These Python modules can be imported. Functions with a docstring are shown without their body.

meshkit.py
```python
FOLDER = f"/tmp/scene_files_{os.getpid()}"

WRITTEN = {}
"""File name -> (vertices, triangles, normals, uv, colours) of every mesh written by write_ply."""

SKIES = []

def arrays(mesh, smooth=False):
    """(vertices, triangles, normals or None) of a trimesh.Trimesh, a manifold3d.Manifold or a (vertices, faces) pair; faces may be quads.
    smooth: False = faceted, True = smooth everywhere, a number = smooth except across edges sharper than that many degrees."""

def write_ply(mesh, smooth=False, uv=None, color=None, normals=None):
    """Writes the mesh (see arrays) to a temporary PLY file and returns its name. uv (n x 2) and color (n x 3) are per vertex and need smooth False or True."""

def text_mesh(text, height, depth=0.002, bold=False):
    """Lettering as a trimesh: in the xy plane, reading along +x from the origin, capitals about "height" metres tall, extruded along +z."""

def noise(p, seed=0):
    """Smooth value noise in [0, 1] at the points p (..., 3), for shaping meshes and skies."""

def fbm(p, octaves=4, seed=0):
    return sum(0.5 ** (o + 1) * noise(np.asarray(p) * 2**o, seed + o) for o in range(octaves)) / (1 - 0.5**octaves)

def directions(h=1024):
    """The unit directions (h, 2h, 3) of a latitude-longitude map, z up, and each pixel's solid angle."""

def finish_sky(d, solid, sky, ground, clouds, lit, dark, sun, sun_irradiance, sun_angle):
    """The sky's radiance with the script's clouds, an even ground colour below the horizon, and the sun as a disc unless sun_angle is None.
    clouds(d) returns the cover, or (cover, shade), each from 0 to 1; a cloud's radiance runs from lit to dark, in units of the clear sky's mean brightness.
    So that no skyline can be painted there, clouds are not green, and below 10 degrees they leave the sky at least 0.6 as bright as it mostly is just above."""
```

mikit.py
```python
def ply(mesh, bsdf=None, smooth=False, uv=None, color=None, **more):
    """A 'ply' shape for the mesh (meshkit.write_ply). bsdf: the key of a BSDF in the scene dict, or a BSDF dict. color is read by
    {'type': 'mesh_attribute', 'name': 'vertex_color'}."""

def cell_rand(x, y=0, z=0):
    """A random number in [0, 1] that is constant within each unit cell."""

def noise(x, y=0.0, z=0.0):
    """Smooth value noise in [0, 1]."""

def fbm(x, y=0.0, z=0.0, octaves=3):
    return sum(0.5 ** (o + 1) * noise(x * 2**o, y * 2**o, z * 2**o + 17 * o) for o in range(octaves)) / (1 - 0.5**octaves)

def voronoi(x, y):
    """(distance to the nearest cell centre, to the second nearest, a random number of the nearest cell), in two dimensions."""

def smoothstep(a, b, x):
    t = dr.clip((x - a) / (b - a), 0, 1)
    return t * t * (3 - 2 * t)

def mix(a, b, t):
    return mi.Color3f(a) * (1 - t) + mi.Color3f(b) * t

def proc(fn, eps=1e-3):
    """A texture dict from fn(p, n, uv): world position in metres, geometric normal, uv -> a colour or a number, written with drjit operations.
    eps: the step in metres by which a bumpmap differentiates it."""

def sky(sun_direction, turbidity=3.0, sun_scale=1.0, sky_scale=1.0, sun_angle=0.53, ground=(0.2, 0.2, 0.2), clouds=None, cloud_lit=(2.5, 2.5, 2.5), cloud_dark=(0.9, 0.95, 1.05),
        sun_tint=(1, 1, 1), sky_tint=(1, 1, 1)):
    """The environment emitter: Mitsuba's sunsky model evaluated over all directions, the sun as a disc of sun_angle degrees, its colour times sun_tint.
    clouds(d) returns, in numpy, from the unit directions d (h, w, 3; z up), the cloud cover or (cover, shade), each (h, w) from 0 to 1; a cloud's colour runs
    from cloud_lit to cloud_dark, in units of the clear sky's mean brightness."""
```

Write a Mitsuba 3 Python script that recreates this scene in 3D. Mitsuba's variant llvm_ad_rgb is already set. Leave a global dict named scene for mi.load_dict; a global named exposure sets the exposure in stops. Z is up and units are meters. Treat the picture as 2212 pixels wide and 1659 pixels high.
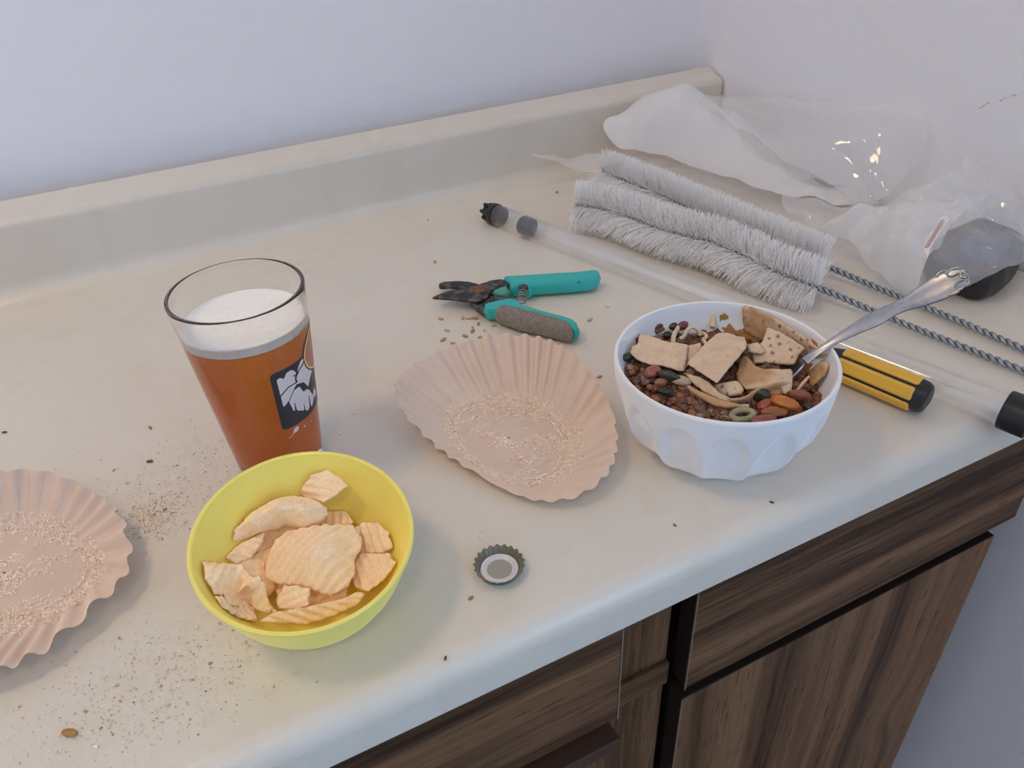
import math, random
import numpy as np, trimesh, mitsuba as mi, drjit as dr
import mikit, meshkit
import shapely, shapely.geometry as sg
from shapely import affinity
from scipy.spatial import Delaunay
from scipy.interpolate import RBFInterpolator, CubicSpline
from mikit import proc, noise, fbm, voronoi, smoothstep, mix
T = mi.ScalarTransform4f
scene, labels = {}, {}
H = 0.91                      # height of the worktop above the floor; all coordinates below are relative to the worktop

# ---------------------------------------------------------------- camera, light, exposure
R = np.array([[0.8917848, -0.4505409, -0.0416258], [-0.2922839, -0.5034129, -0.8131086], [0.3453837, 0.7372844, -0.5806219]])
M = np.eye(4); M[:3, 0] = -R[0]; M[:3, 1] = -R[1]; M[:3, 2] = R[2]; M[:3, 3] = (0.0, -0.261, 0.3865 + H)
scene['camera'] = {'type': 'perspective', 'to_world': T(M), 'fov': 2 * math.degrees(math.atan(1106.0 / 1707.0)), 'fov_axis': 'x', 'near_clip': 0.02, 'far_clip': 30.0}
exposure = 0.0
LAMP_POWER = [(22.0, 14.5, 7.5), (25.5, 18.0, 10.3)]      # the two ceiling lamps, warm bulbs
WINDOW_POWER = (1.8, 3.95, 6.6)      # overcast daylight behind the sheer blind of the window in the right wall
CEIL = 2.45 - H

# ---------------------------------------------------------------- helpers
def obj(key, mesh, bsdf, smooth=False, color=None, uv=None, label=None, category=None, group=None, kind=None, **more):
    base, k = key, 0
    while key in scene:
        k += 1; key = f'{base}_{k:03d}'
    if hasattr(mesh, 'to_mesh'):
        m = mesh.to_mesh(); v, f = np.array(m.vert_properties[:, :3], float), np.array(m.tri_verts)
    elif isinstance(mesh, tuple): v, f = np.array(mesh[0], float), np.array(mesh[1])
    else: v, f = np.array(mesh.vertices, float), np.array(mesh.faces)
    v = v + [0, 0, H]
    scene[key] = mikit.ply((v, f), bsdf, smooth=smooth, color=color, uv=uv, **more)
    tag(key, label, category, group, kind)
    return key
def tag(key, label=None, category=None, group=None, kind=None):
    d = {n: x for n, x in (('label', label), ('category', category), ('group', group), ('kind', kind)) if x}
    if d: labels[key] = d
used = set()
def thing(name, label, category, group=None):
    key, k = name, 0
    while key in used:
        k += 1; key = f'{name}_{k:03d}'
    used.add(key); tag(key, label, category, group)
    return key
def join(ms):
    vs, fs, n = [], [], 0
    for v, f in ms:
        v, f = np.asarray(v, float), np.asarray(f, int)
        if f.shape[1] == 4: f = np.vstack([f[:, [0, 1, 2]], f[:, [0, 2, 3]]])
        vs.append(v); fs.append(f + n); n += len(v)
    return np.vstack(vs), np.vstack(fs)
def grid(rows, closed=True, cols_closed=True):
    """Quads between successive rings."""
    n, m = rows.shape[:2]
    i, j = np.meshgrid(np.arange(n - (0 if closed else 1)), np.arange(m - (0 if cols_closed else 1)), indexing='ij')
    a, b = i * m + j, i * m + (j + 1) % m
    c, d = ((i + 1) % n) * m + (j + 1) % m, ((i + 1) % n) * m + j
    q = np.stack([a, b, c, d], -1).reshape(-1, 4)
    return rows.reshape(-1, 3), np.vstack([q[:, [0, 1, 2]], q[:, [0, 2, 3]]])
def lathe(prof, n=96, c=(0, 0), closed=False):
    prof = np.array(prof, float); a = np.arange(n) * 2 * np.pi / n
    rows = np.stack([c[0] + prof[:, :1] * np.cos(a), c[1] + prof[:, :1] * np.sin(a), np.repeat(prof[:, 1:], n, 1)], -1)
    v, f = grid(rows, closed)
    return v, f
def tube(pts, rad, sides=10, cap=True):
    p = np.array(pts, float); n = len(p); rad = np.broadcast_to(np.array(rad, float), (n,))
    t = np.gradient(p, axis=0); t /= np.linalg.norm(t, axis=1, keepdims=True)
    a = np.cross(t[0], [0, 0, 1.0]); a = np.cross(t[0], [1.0, 0, 0]) if np.linalg.norm(a) < .1 else a
    a /= np.linalg.norm(a); A = []
    for k in range(n):
        a = a - t[k] * (a @ t[k]); a /= np.linalg.norm(a); A.append(a)
    A = np.array(A); B = np.cross(t, A); ang = np.arange(sides) * 2 * np.pi / sides
    rows = p[:, None] + rad[:, None, None] * (np.cos(ang)[None, :, None] * A[:, None] + np.sin(ang)[None, :, None] * B[:, None])
    v, f = grid(rows, False)
    if cap:
        v = np.vstack([v, p[0], p[-1]]); j = np.arange(sides); k = (j + 1) % sides; o = (n - 1) * sides
        f = np.vstack([f, np.stack([j * 0 + len(v) - 2, k, j], 1), np.stack([j * 0 + len(v) - 1, o + j, o + k], 1)])
    return v, f
def axis_lathe(prof, p0, p1, n=32, cap=True):
    """prof: (distance along p0->p1 in metres, radius)."""
    p0, p1 = np.array(p0, float), np.array(p1, float); d = (p1 - p0) / np.linalg.norm(p1 - p0)
    a = np.cross(d, [0, 0, 1.0]); a /= np.linalg.norm(a); b = np.cross(d, a); ang = np.arange(n) * 2 * np.pi / n
    prof = np.array(prof, float)
    rows = p0 + prof[:, :1, None] * d + prof[:, 1:, None] * (np.cos(ang)[None, :, None] * a + np.sin(ang)[None, :, None] * b)
    return grid(rows, False)
def box(x0, x1, y0, y1, z0, z1, r=0.0):
    if r:
        s = [trimesh.creation.icosphere(1, r) for _ in range(1)][0]
        c = np.array([[x, y, z] for x in (x0 + r, x1 - r) for y in (y0 + r, y1 - r) for z in (z0 + r, z1 - r)])
        h = trimesh.convex.convex_hull(np.vstack([s.vertices + q for q in c]))
        return np.array(h.vertices), np.array(h.faces)
    b = trimesh.creation.box(extents=(x1 - x0, y1 - y0, z1 - z0)); b.apply_translation(((x0 + x1) / 2, (y0 + y1) / 2, (z0 + z1) / 2))
    return np.array(b.vertices), np.array(b.faces)
def hull(pts, rs):
    s = trimesh.creation.icosphere(2, 1.0).vertices
    h = trimesh.convex.convex_hull(np.vstack([np.array(p) + r * s for p, r in zip(pts, np.broadcast_to(rs, (len(pts),)))]))
    return np.array(h.vertices), np.array(h.faces)
def pillow(poly, thick, bevel, step):
    """A rounded-edge slab over a 2-D polygon: (xy, +-z, faces, distance to the edge); the two sides share the outline."""
    ring = sg.LinearRing(poly.exterior.coords); n = max(8, int(ring.length / step))
    bp = np.array([ring.interpolate(k * ring.length / n).coords[0] for k in range(n)])
    x0, y0, x1, y1 = poly.bounds; gx = np.arange(x0, x1 + step, step); gy = np.arange(y0, y1 + step, step * .866)
    X, Y = np.meshgrid(gx, gy); X = X + (np.arange(len(gy)) % 2)[:, None] * step / 2
    g = np.stack([X.ravel(), Y.ravel()], 1); pg = sg.Polygon(bp)
    if not pg.is_valid: pg = pg.buffer(0)
    g = g[shapely.contains_xy(pg, g[:, 0], g[:, 1])]
    if len(g): g = g[shapely.distance(shapely.points(g), ring) > .55 * step]
    p = np.vstack([bp, g]); tri = Delaunay(p).simplices
    ce = p[tri].mean(1); tri = tri[shapely.contains_xy(pg, ce[:, 0], ce[:, 1])]
    e1, e2 = p[tri[:, 1]] - p[tri[:, 0]], p[tri[:, 2]] - p[tri[:, 0]]
    flip = (e1[:, 0] * e2[:, 1] - e1[:, 1] * e2[:, 0]) < 0; tri[flip] = tri[flip][:, ::-1]
    d = np.r_[np.zeros(n), shapely.distance(shapely.points(g), ring)] if len(g) else np.zeros(n)
    h = thick / 2 * np.sqrt(np.clip(1 - (1 - np.minimum(d / bevel, 1)) ** 2, 0, 1))
    low = np.where(np.arange(len(p)) < n, np.arange(len(p)), np.arange(len(p)) + len(p) - n)
    P = np.vstack([p, p[n:]]); Z = np.r_[h, -h[n:]]; D = np.r_[d, d[n:]]; top = np.r_[np.ones(len(p)), -np.ones(len(p) - n)]
    return P, Z, np.vstack([tri, low[tri][:, ::-1]]), D, top
def slab(pts, z0, z1, bevel=.002, step=.002, fn=None):
    """Flat-lying slab over a world xy outline."""
    P, Z, F, D, top = pillow(sg.Polygon([p[:2] for p in pts]).buffer(0), z1 - z0, bevel, step)
    v = np.column_stack([P, Z + (z0 + z1) / 2])
    if fn is not None: v[:, 2] += fn(P, D, top)
    return v, F
def sheet(pts, thick=.0012, step=.0016, inner=(), bow=None, bevel=None, rough=0.0, seed=0, side=None):
    """A thin bent sheet through a 3-D outline: returns vertices, faces, edge distance, local coordinates."""
    q = np.array(pts, float); c = q.mean(0); u, s, vt = np.linalg.svd(q - c); n = vt[2] * (1 if vt[2][2] > 0 else -1)
    e1 = vt[0]; e2 = np.cross(n, e1); loc = lambda a: np.stack([(a - c) @ e1, (a - c) @ e2, (a - c) @ n], 1)
    L = loc(q); poly = sg.Polygon(L[:, :2]).buffer(0)
    if poly.geom_type != 'Polygon': poly = max(poly.geoms, key=lambda g: g.area)
    if rough:
        rg = np.random.default_rng(seed); ring = poly.exterior; m = int(ring.length / (step * 1.2))
        b = np.array([ring.interpolate(k / m, normalized=True).coords[0] for k in range(m)])
        b = b + rough * (meshkit.fbm(np.column_stack([b * 350, np.full(m, seed * 3.3)]), 3)[:, None] - .5) * 2 * (b - b.mean(0)) / (np.linalg.norm(b - b.mean(0), axis=1, keepdims=True) + 1e-9)
        poly = sg.Polygon(b).buffer(0)
        if poly.geom_type != 'Polygon': poly = max(poly.geoms, key=lambda g: g.area)
    P, Z, F, D, top = pillow(poly, thick, bevel or thick, step)
    ctrl = np.vstack([L, loc(np.array(inner, float))]) if len(inner) else L
    off = RBFInterpolator(ctrl[:, :2], ctrl[:, 2], smoothing=1e-9, kernel='thin_plate_spline')(P) if len(q) > 3 else 0
    w = Z + off + (bow(P, D) if bow is not None else 0)
    return c + P[:, :1] * e1 + P[:, 1:] * e2 + w[:, None] * n, F, D, P
def blob(c, r, rot=0.0, tilt=0.0, seed=0, amp=.15, freq=1.6, sub=3):
    m = trimesh.creation.icosphere(sub, 1.0); v = np.array(m.vertices)
    v = v * (1 + amp * (meshkit.fbm(v * freq + seed * 7.7, 3, seed) - .5)[:, None] * 2) * np.array(r)
    cz, sz, ct, st = math.cos(rot), math.sin(rot), math.cos(tilt), math.sin(tilt)
    v = v @ np.array([[1, 0, 0], [0, ct, -st], [0, st, ct]]).T @ np.array([[cz, -sz, 0], [sz, cz, 0], [0, 0, 1]]).T
    return v + np.array(c), np.array(m.faces)
def loop3(pts, n):
    """Smooth closed curve through points."""
    p = np.array(pts, float); p = np.vstack([p, p[:1]]); t = np.r_[0, np.cumsum(np.linalg.norm(np.diff(p, axis=0), axis=1))]
    return CubicSpline(t, p, bc_type='periodic')(np.linspace(0, t[-1], n, endpoint=False))
def curve3(pts, n):
    p = np.array(pts, float); t = np.r_[0, np.cumsum(np.linalg.norm(np.diff(p, axis=0), axis=1))]
    return CubicSpline(t, p)(np.linspace(0, t[-1], n))
def lin(*rgb): return [((c / 255 + .055) / 1.055) ** 2.4 if c > 10 else c / 255 / 12.92 for c in rgb]
def mat(name, base, rough=.5, spec=.5, **more):
    b = {'type': 'rgb', 'value': [float(x) for x in base]} if isinstance(base, (list, tuple)) else base
    two = more.pop('two', True)
    d = {'type': 'principled', 'base_color': b, 'roughness': rough, 'specular': spec, **more}
    scene[name] = {'type': 'twosided', 'bsdf': d} if two else d
    return name

# ---------------------------------------------------------------- materials
def p_wall(p, n, uv):
    m = fbm(p.x * 3, p.y * 3, p.z * 3, 3)
    scuff = smoothstep(.0016, .0004, dr.abs((p.z - H - 0.1331) + (p.y - .2491) * .595 + .004 * (noise(p.y * 160, p.z * 160) - .5))) * smoothstep(.195, .22, p.y) * smoothstep(.2495, .2475, p.y) * smoothstep(.55, .7, noise(p.y * 900, p.z * 900, 3)) * smoothstep(.74, .75, p.x)
    return mix(mix((.80, .80, .835), (.83, .83, .86), m), (.42, .33, .22), scuff * .8)
mat('wall_paint', proc(p_wall), .75, .25)
scene['wall_paint'] = {'type': 'twosided', 'bsdf': {'type': 'bumpmap', 'bump': proc(lambda p, n, uv: .0006 * fbm(p.x * 90, p.y * 90, p.z * 90, 3), 2e-3), 'bsdf': scene['wall_paint']['bsdf']}}
mat('ceiling_paint', (.82, .81, .79), .8, .2)
mat('floor_vinyl', proc(lambda p, n, uv: mix((.33, .29, .24), (.42, .38, .32), fbm(p.x * 9, p.y * 9, 0, 3))), .45)
def p_counter(p, n, uv):
    a = fbm(p.x * 14, p.y * 14, p.z * 14, 3)
    st = smoothstep(.62, .78, fbm(p.x * 40 + 5, p.y * 40, 2, 3)) * .25
    c = mix(mix((.635, .59, .51), (.675, .63, .55), a), (.60, .535, .43), st)
    r = dr.sqrt(dr.square(p.x - .137) + dr.square(p.y - .083)); ring = smoothstep(.0012, .0004, dr.abs(r - .0055)) * smoothstep(.4, .6, noise(p.x * 300, p.y * 300)) * .35
    return mix(c, (.50, .44, .36), ring)
mat('laminate', proc(p_counter), .32, .5)
def wood_fn(horizontal, tone):
    def fn(p, n, uv):
        u, v = (p.x, p.z) if horizontal else (p.z, p.x)
        w = v + .012 * (fbm(u * 5, v * 9, tone * 3.1, 3) - .5) + .004 * (noise(u * 22, v * 40, tone) - .5)
        kx, kv = u - (0.33 + .17 * tone), v - (.12 if horizontal else .575)
        w = w + .02 * dr.exp(-(dr.square(kx) * 300 + dr.square(kv) * 900))
        g1 = fbm(u * 1.6, w * 55, tone * 7.0, 4); g2 = fbm(u * 14, w * 330, tone + 5.0, 3)
        t = dr.clip(1.9 * (g1 - .5) + .7 * (g2 - .5) + .5, 0, 1)
        c = mix((.036, .0165, .0085), (.205, .108, .056), t)
        pores = smoothstep(.70, .80, noise(u * 40, w * 900, tone + 9.0)) * .55
        return mix(c, (.035, .018, .011), pores)
    return fn
mat('wood_drawer_left', proc(wood_fn(True, .3)), .5, .16)
mat('wood_drawer_right', proc(wood_fn(True, 1.0)), .5, .16)
mat('wood_door', proc(wood_fn(False, .7)), .5, .16)
mat('wood_stile', proc(wood_fn(False, 2.2)), .5, .16)
mat('wood_rail', proc(wood_fn(True, 3.4)), .5, .16)
mat('wood_dark', (.014, .009, .007), .6, .2)
mat('wood_lip', (.055, .028, .018), .5, .3)
mat('edge_worn', (.20, .15, .12), .5, .4)
mat('cabinet_inside', (.012, .008, .006), .8, .1)
mat('hinge_metal', (.10, .08, .06), .4, .5, metallic=.7)
scene['glass'] = {'type': 'dielectric', 'int_ior': 1.5, 'ext_ior': 1.0}
mat('beer_hazy', proc(lambda p, n, uv: mix((.74, .215, .036), (.82, .25, .045), fbm(p.x * 45, p.y * 45, p.z * 30, 3))), .3, .1)
mat('foam', proc(lambda p, n, uv: mix((.83, .80, .74), (.90, .88, .84), fbm(p.x * 500, p.y * 500, p.z * 500, 2))), .55, .35)
mat('print_navy', (.022, .022, .034), .35); mat('print_white', (.62, .58, .60), .4); mat('print_red', (.42, .15, .11), .4); mat('print_gold', (.75, .55, .20), .4)
mat('yellow_plastic', (.88, .755, .17), .26, .5)
mat('white_ceramic', (.80, .81, .83), .14, .5)
mat('black_plastic', (.012, .012, .013), .38, .5); mat('dark_plastic', (.035, .036, .045), .4, .5)
mat('teal_plastic', (.025, .42, .40), .33, .5)
def p_grip(p, n, uv):
    return mix((.17, .15, .13), (.30, .265, .23), fbm(p.x * 500, p.y * 500, p.z * 300, 2))
mat('grip_rubber', proc(p_grip), .75, .3)
mat('blade_steel', proc(lambda p, n, uv: mix((.035, .033, .036), (.15, .13, .125), smoothstep(.35, .75, fbm(p.x * 180, p.y * 180, p.z * 180, 3)))), .42, .5, metallic=.55)
mat('rusty_steel', proc(lambda p, n, uv: mix((.10, .055, .035), (.30, .13, .06), fbm(p.x * 600, p.y * 600, 0, 3))), .6, .4, metallic=.3)
mat('spring_steel', (.42, .40, .38), .3, .5, metallic=.9)
mat('catch_plastic', (.06, .30, .21), .3, .5)
mat('galvanised', proc(lambda p, n, uv: mix((.25, .28, .30), (.42, .45, .47), fbm(p.x * 300, p.y * 300, p.z * 300, 2))), .38, .5, metallic=.75)
mat('spoon_steel', proc(lambda p, n, uv: mix((.40, .40, .42), (.52, .52, .54), fbm(p.x * 260, p.y * 260, p.z * 260, 2))), .34, .5, metallic=.95)
scene['bristle'] = {'type': 'principledthin', 'base_color': {'type': 'rgb', 'value': [.97, .97, .97]}, 'roughness': .4, 'diff_trans': .5}
scene['clear_plastic'] = {'type': 'thindielectric', 'int_ior': 1.45}
mat('handle_yellow', (.74, .41, .045), .3, .5)
scene['vcol'] = {'type': 'twosided', 'bsdf': {'type': 'principled', 'base_color': {'type': 'mesh_attribute', 'name': 'vertex_color'}, 'roughness': .6, 'specular': .35}}
scene['vcol_wet'] = {'type': 'twosided', 'bsdf': {'type': 'principled', 'base_color': {'type': 'mesh_attribute', 'name': 'vertex_color'}, 'roughness': .28, 'specular': .5}}
def p_paper(p, n, uv):
    a = fbm(p.x * 60, p.y * 60, p.z * 60, 3); b = noise(p.x * 1500, p.y * 1500, p.z * 1500)
    return mix((.69, .535, .435), (.78, .63, .52), dr.clip(a * .8 + b * .25, 0, 1))
scene['filter_paper'] = {'type': 'principledthin', 'base_color': proc(p_paper), "roughness": .85, "diff_trans": .25}
scene['film_clear'] = {'type': 'blendbsdf', 'weight': .36, 'a': {'type': 'thindielectric', 'int_ior': 1.5}, 'b': {'type': 'principledthin', 'base_color': {'type': 'rgb', 'value': [.95, .95, .96]}, 'roughness': .3, 'diff_trans': .8}}
scene['film_milky'] = {'type': 'blendbsdf', 'weight': .86, 'a': {'type': 'thindielectric', 'int_ior': 1.5}, 'b': {'type': 'principledthin', 'base_color': {'type': 'rgb', 'value': [.96, .96, .97]}, 'roughness': .3, 'diff_trans': .6}}
scene['film_hazy'] = {**scene['film_milky'], 'weight': .60}
mat('paper_label', (.80, .78, .78), .5); mat('ink_red', (.55, .38, .38), .6); mat('ink_grey', (.45, .43, .44), .6)
mat('blue_cover', (.03, .06, .14), .12, .7)
mat('lamp_metal', (.7, .7, .7), .4, .5, metallic=.8); mat('trim_white', (.8, .8, .8), .5)
def vc(col, n, amp=.08, seed=0, pts=None, freq=400):
    c = np.tile(np.array(col, float), (n, 1))
    if pts is not None: c *= 1 + amp * 2 * (meshkit.fbm(np.asarray(pts) * freq, 3, seed)[:, None] - .5)
    return np.clip(c, 0, 1)

# ---------------------------------------------------------------- the setting
XR, YB, XL, YF = .762, .690, -1.75, -2.60
FZ = -H
obj('wall_back', box(XL, XR + .1, YB, YB + .1, FZ, CEIL), 'wall_paint', kind='structure', label='off-white painted wall behind the countertop')
wy0, wy1, wz0, wz1 = -2.15, -1.05, .10, 1.25
obj('wall_right', join([box(XR, XR + .1, y0, y1, z0, z1) for y0, y1, z0, z1 in ((YF, wy0, FZ, CEIL), (wy1, YB, FZ, CEIL), (wy0, wy1, FZ, wz0), (wy0, wy1, wz1, CEIL))]), 'wall_paint', kind='structure', label='off-white painted side wall at the right end of the countertop')
obj('wall_left', box(XL - .1, XL, YF, YB, FZ, CEIL), 'wall_paint', kind='structure')
obj('wall_front', box(XL - .1, XR + .1, YF - .1, YF, FZ, CEIL), 'wall_paint', kind='structure')
obj('floor', box(XL - .1, XR + .1, YF - .1, YB + .1, FZ - .05, FZ), 'floor_vinyl', kind='structure')
obj('ceiling', box(XL - .1, XR + .1, YF - .1, YB + .1, CEIL, CEIL + .05), 'ceiling_paint', kind='structure')
t = 'window_1'; tag(t, kind='structure'); fr = .05
obj(t + '__frame', join([box(XR + .03, XR + .08, y0, y1, z0, z1) for y0, y1, z0, z1 in ((wy0, wy1, wz0, wz0 + fr), (wy0, wy1, wz1 - fr, wz1), (wy0, wy0 + fr, wz0 + fr, wz1 - fr), (wy1 - fr, wy1, wz0 + fr, wz1 - fr))]), 'trim_white')
v = np.array([[XR + .055, y, z] for y, z in ((wy0 + fr, wz0 + fr), (wy1 - fr, wz0 + fr), (wy1 - fr, wz1 - fr), (wy0 + fr, wz1 - fr))])
obj(t + '__pane', (v, np.array([[0, 2, 1], [0, 3, 2]])), 'trim_white', emitter={'type': 'area', 'radiance': {'type': 'rgb', 'value': list(WINDOW_POWER)}})
for (lx, ly), lab, power in (((-.45, -.90), 'round flush ceiling lamp behind the camera', LAMP_POWER[0]), ((-.62, .24), 'round flush ceiling lamp near the back wall', LAMP_POWER[1])):
    t = thing('ceiling_lamp', lab, 'lamp')
    obj(t + '__base', lathe([(0.001, CEIL - .001), (.16, CEIL - .001), (.16, CEIL - .03), (.15, CEIL - .035), (.001, CEIL - .035)], 48, (lx, ly)), 'lamp_metal', 40)
    pr = [(.148 * math.sin(a), CEIL - .036 - .045 * math.cos(a)) for a in np.linspace(.001, math.pi / 2, 10)]
    obj(t + '__diffuser', lathe(pr, 48, (lx, ly)), 'trim_white', True, emitter={'type': 'area', 'radiance': {'type': 'rgb', 'value': list(power)}})

# worktop: postformed laminate, rolled front nose, cove and backsplash in one sweep
def arc(cx, cz, r, a0, a1, n=10): return [(cx + r * math.cos(math.radians(a)), cz + r * math.sin(math.radians(a))) for a in np.linspace(a0, a1, n)]
prof = [(.02, -.038)] + [(.004, -.038)] + arc(.003, -.035, .003, 270, 180, 4) + arc(.016, -.016, .016, 180, 90, 12) + [(.05, -.0004), (.3, 0)] + [(.600, 0)] + arc(.600, .022, .022, 270, 360, 9)
prof += [(.6215, .04), (.6215, .066)] + arc(.6315, .076, .010, 180, 100, 8) + [(.640, .0885), (.654, .0945), (.654, -.019), (.03, -.019)]
prof = np.array(prof); xs = [-1.30, .757]
rows = np.array([[[x, a, b] for a, b in prof] for x in xs]); v, f = grid(rows, False)
tri = np.array(trimesh.creation.triangulate_polygon(sg.Polygon(prof), engine='earcut')[1]); pv = np.array(trimesh.creation.triangulate_polygon(sg.Polygon(prof), engine='earcut')[0])
ends = [(np.column_stack([np.full(len(pv), x), pv]), tri) for x in xs]
v, f = join([(v, f)] + ends)
t = thing('countertop', 'cream laminate countertop with rolled front edge and built-in backsplash', 'countertop')
obj(t, (v, f), 'laminate', 35)

# base cabinet
t = thing('base_cabinet', 'dark walnut-grain base cabinet under the cream countertop', 'cabinet')
cz = -.0385
obj(t + '__carcass', join([box(-1.28, .655, .056, .62, -.80, cz - .001), box(-1.28, .655, .10, .62, FZ + .0005, -.80)]), 'cabinet_inside')
obj(t + '__stile', box(.14, .262, .036, .056, -.80, cz - .001, .0015), 'wood_stile', label='vertical-grain walnut face-frame stile between the drawers')
obj(t + '__stile', box(.272, .66, .036, .056, -.80, -.198, .001), 'cabinet_inside')
obj(t + '__rail', box(.14, .262, .0315, .0365, -.186, -.158, .0012), 'wood_rail')
def front(key, x0, x1, z0, z1, m, y0=.018, y1=.036):
    k = obj(key, box(x0, x1, y0 + .0006, y1, z0, z1, .0009), 'wood_dark', 30)
    obj(k + '__veneer', box(x0 + .0004, x1 - .0004, y0, y0 + .0011, z0 + .0004, z1 - .0004, .0004), m, 30, label='walnut-grain laminate face')
    return k
d = front(t + '__drawer', -.62, .2045, -.172, cz - .0015, 'wood_drawer_left')
obj(d + '__edge_band', box(.2042, .2052, .0172, .0185, -.1725, cz - .002), 'edge_worn', label='pale worn edge of the drawer front')
d = front(t + '__drawer', .2685, .659, -.181, cz - .0015, 'wood_drawer_right')
obj(d + '__edge_band', box(.2679, .2687, .0172, .0185, -.1813, cz - .002), 'edge_worn', label='pale worn edge of the drawer front')
d = front(t + '__door', .2675, .637, -.76, -.195, 'wood_door')
obj(d + '__edge_band', box(.2669, .2677, .0172, .0185, -.7598, -.1955), 'edge_worn', label='pale worn edge of the door')
for z in (-.275, -.56):
    obj(d + '__hinge', join([hull([(.641, .026, z), (.641, .026, z - .032)], .0045), box(.637, .643, .027, .036, z - .028, z - .004)]), 'hinge_metal', 40)
b = obj(t + '__pull_out_board', box(-.30, .2030, .009, .04, -.2005, -.1865, .002), 'wood_lip', 30, label='dark wooden lip of a pull-out board under the drawer')

# ---------------------------------------------------------------- pint of beer
GX, GY = .0345, .2243
go = lambda z: .0297 + (.044 - .0297) * z / .149
wl_ = .0031
FT, FB = .1275, .1205
t = thing('pint_glass', 'clear pint glass with a printed mountain badge, filled with amber beer', 'glass')
prof = [(.001, .001), (.020, .001), (.026, 0), (.0285, .0008), (go(.004), .004)] + [(go(z), z) for z in np.linspace(.01, .146, 16)]
ri = lambda z: go(z) - wl_ + .0005 * (z / .149)
zt = .149 - .0014; rm = (go(zt) + ri(zt)) / 2; rr = (go(zt) - ri(zt)) / 2
prof += [(rm + rr * math.cos(a), zt + rr * 1.1 * math.sin(a)) for a in np.linspace(0.2, math.pi - .2, 8)]
prof += [(ri(z), z) for z in np.linspace(.146, FT, 5)]
obj(t + '__tumbler', lathe(prof, 128, (GX, GY)), 'glass', 35)
tb = thing('beer', 'hazy amber beer inside the printed pint glass', 'beer')
bp = [(.001, .0145), (ri(.014) - .006, .0145), (ri(.0165) - .001, .0155), (ri(.018), .018)] + [(ri(z), z) for z in np.linspace(.024, FB, 18)] + [(.001, FB)]
obj(tb + '__liquid', lathe(bp, 128, (GX, GY)), 'beer_hazy', 35)
rng = np.random.default_rng(5)
n = 128; a = np.arange(n) * 2 * np.pi / n; rows = []
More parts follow.
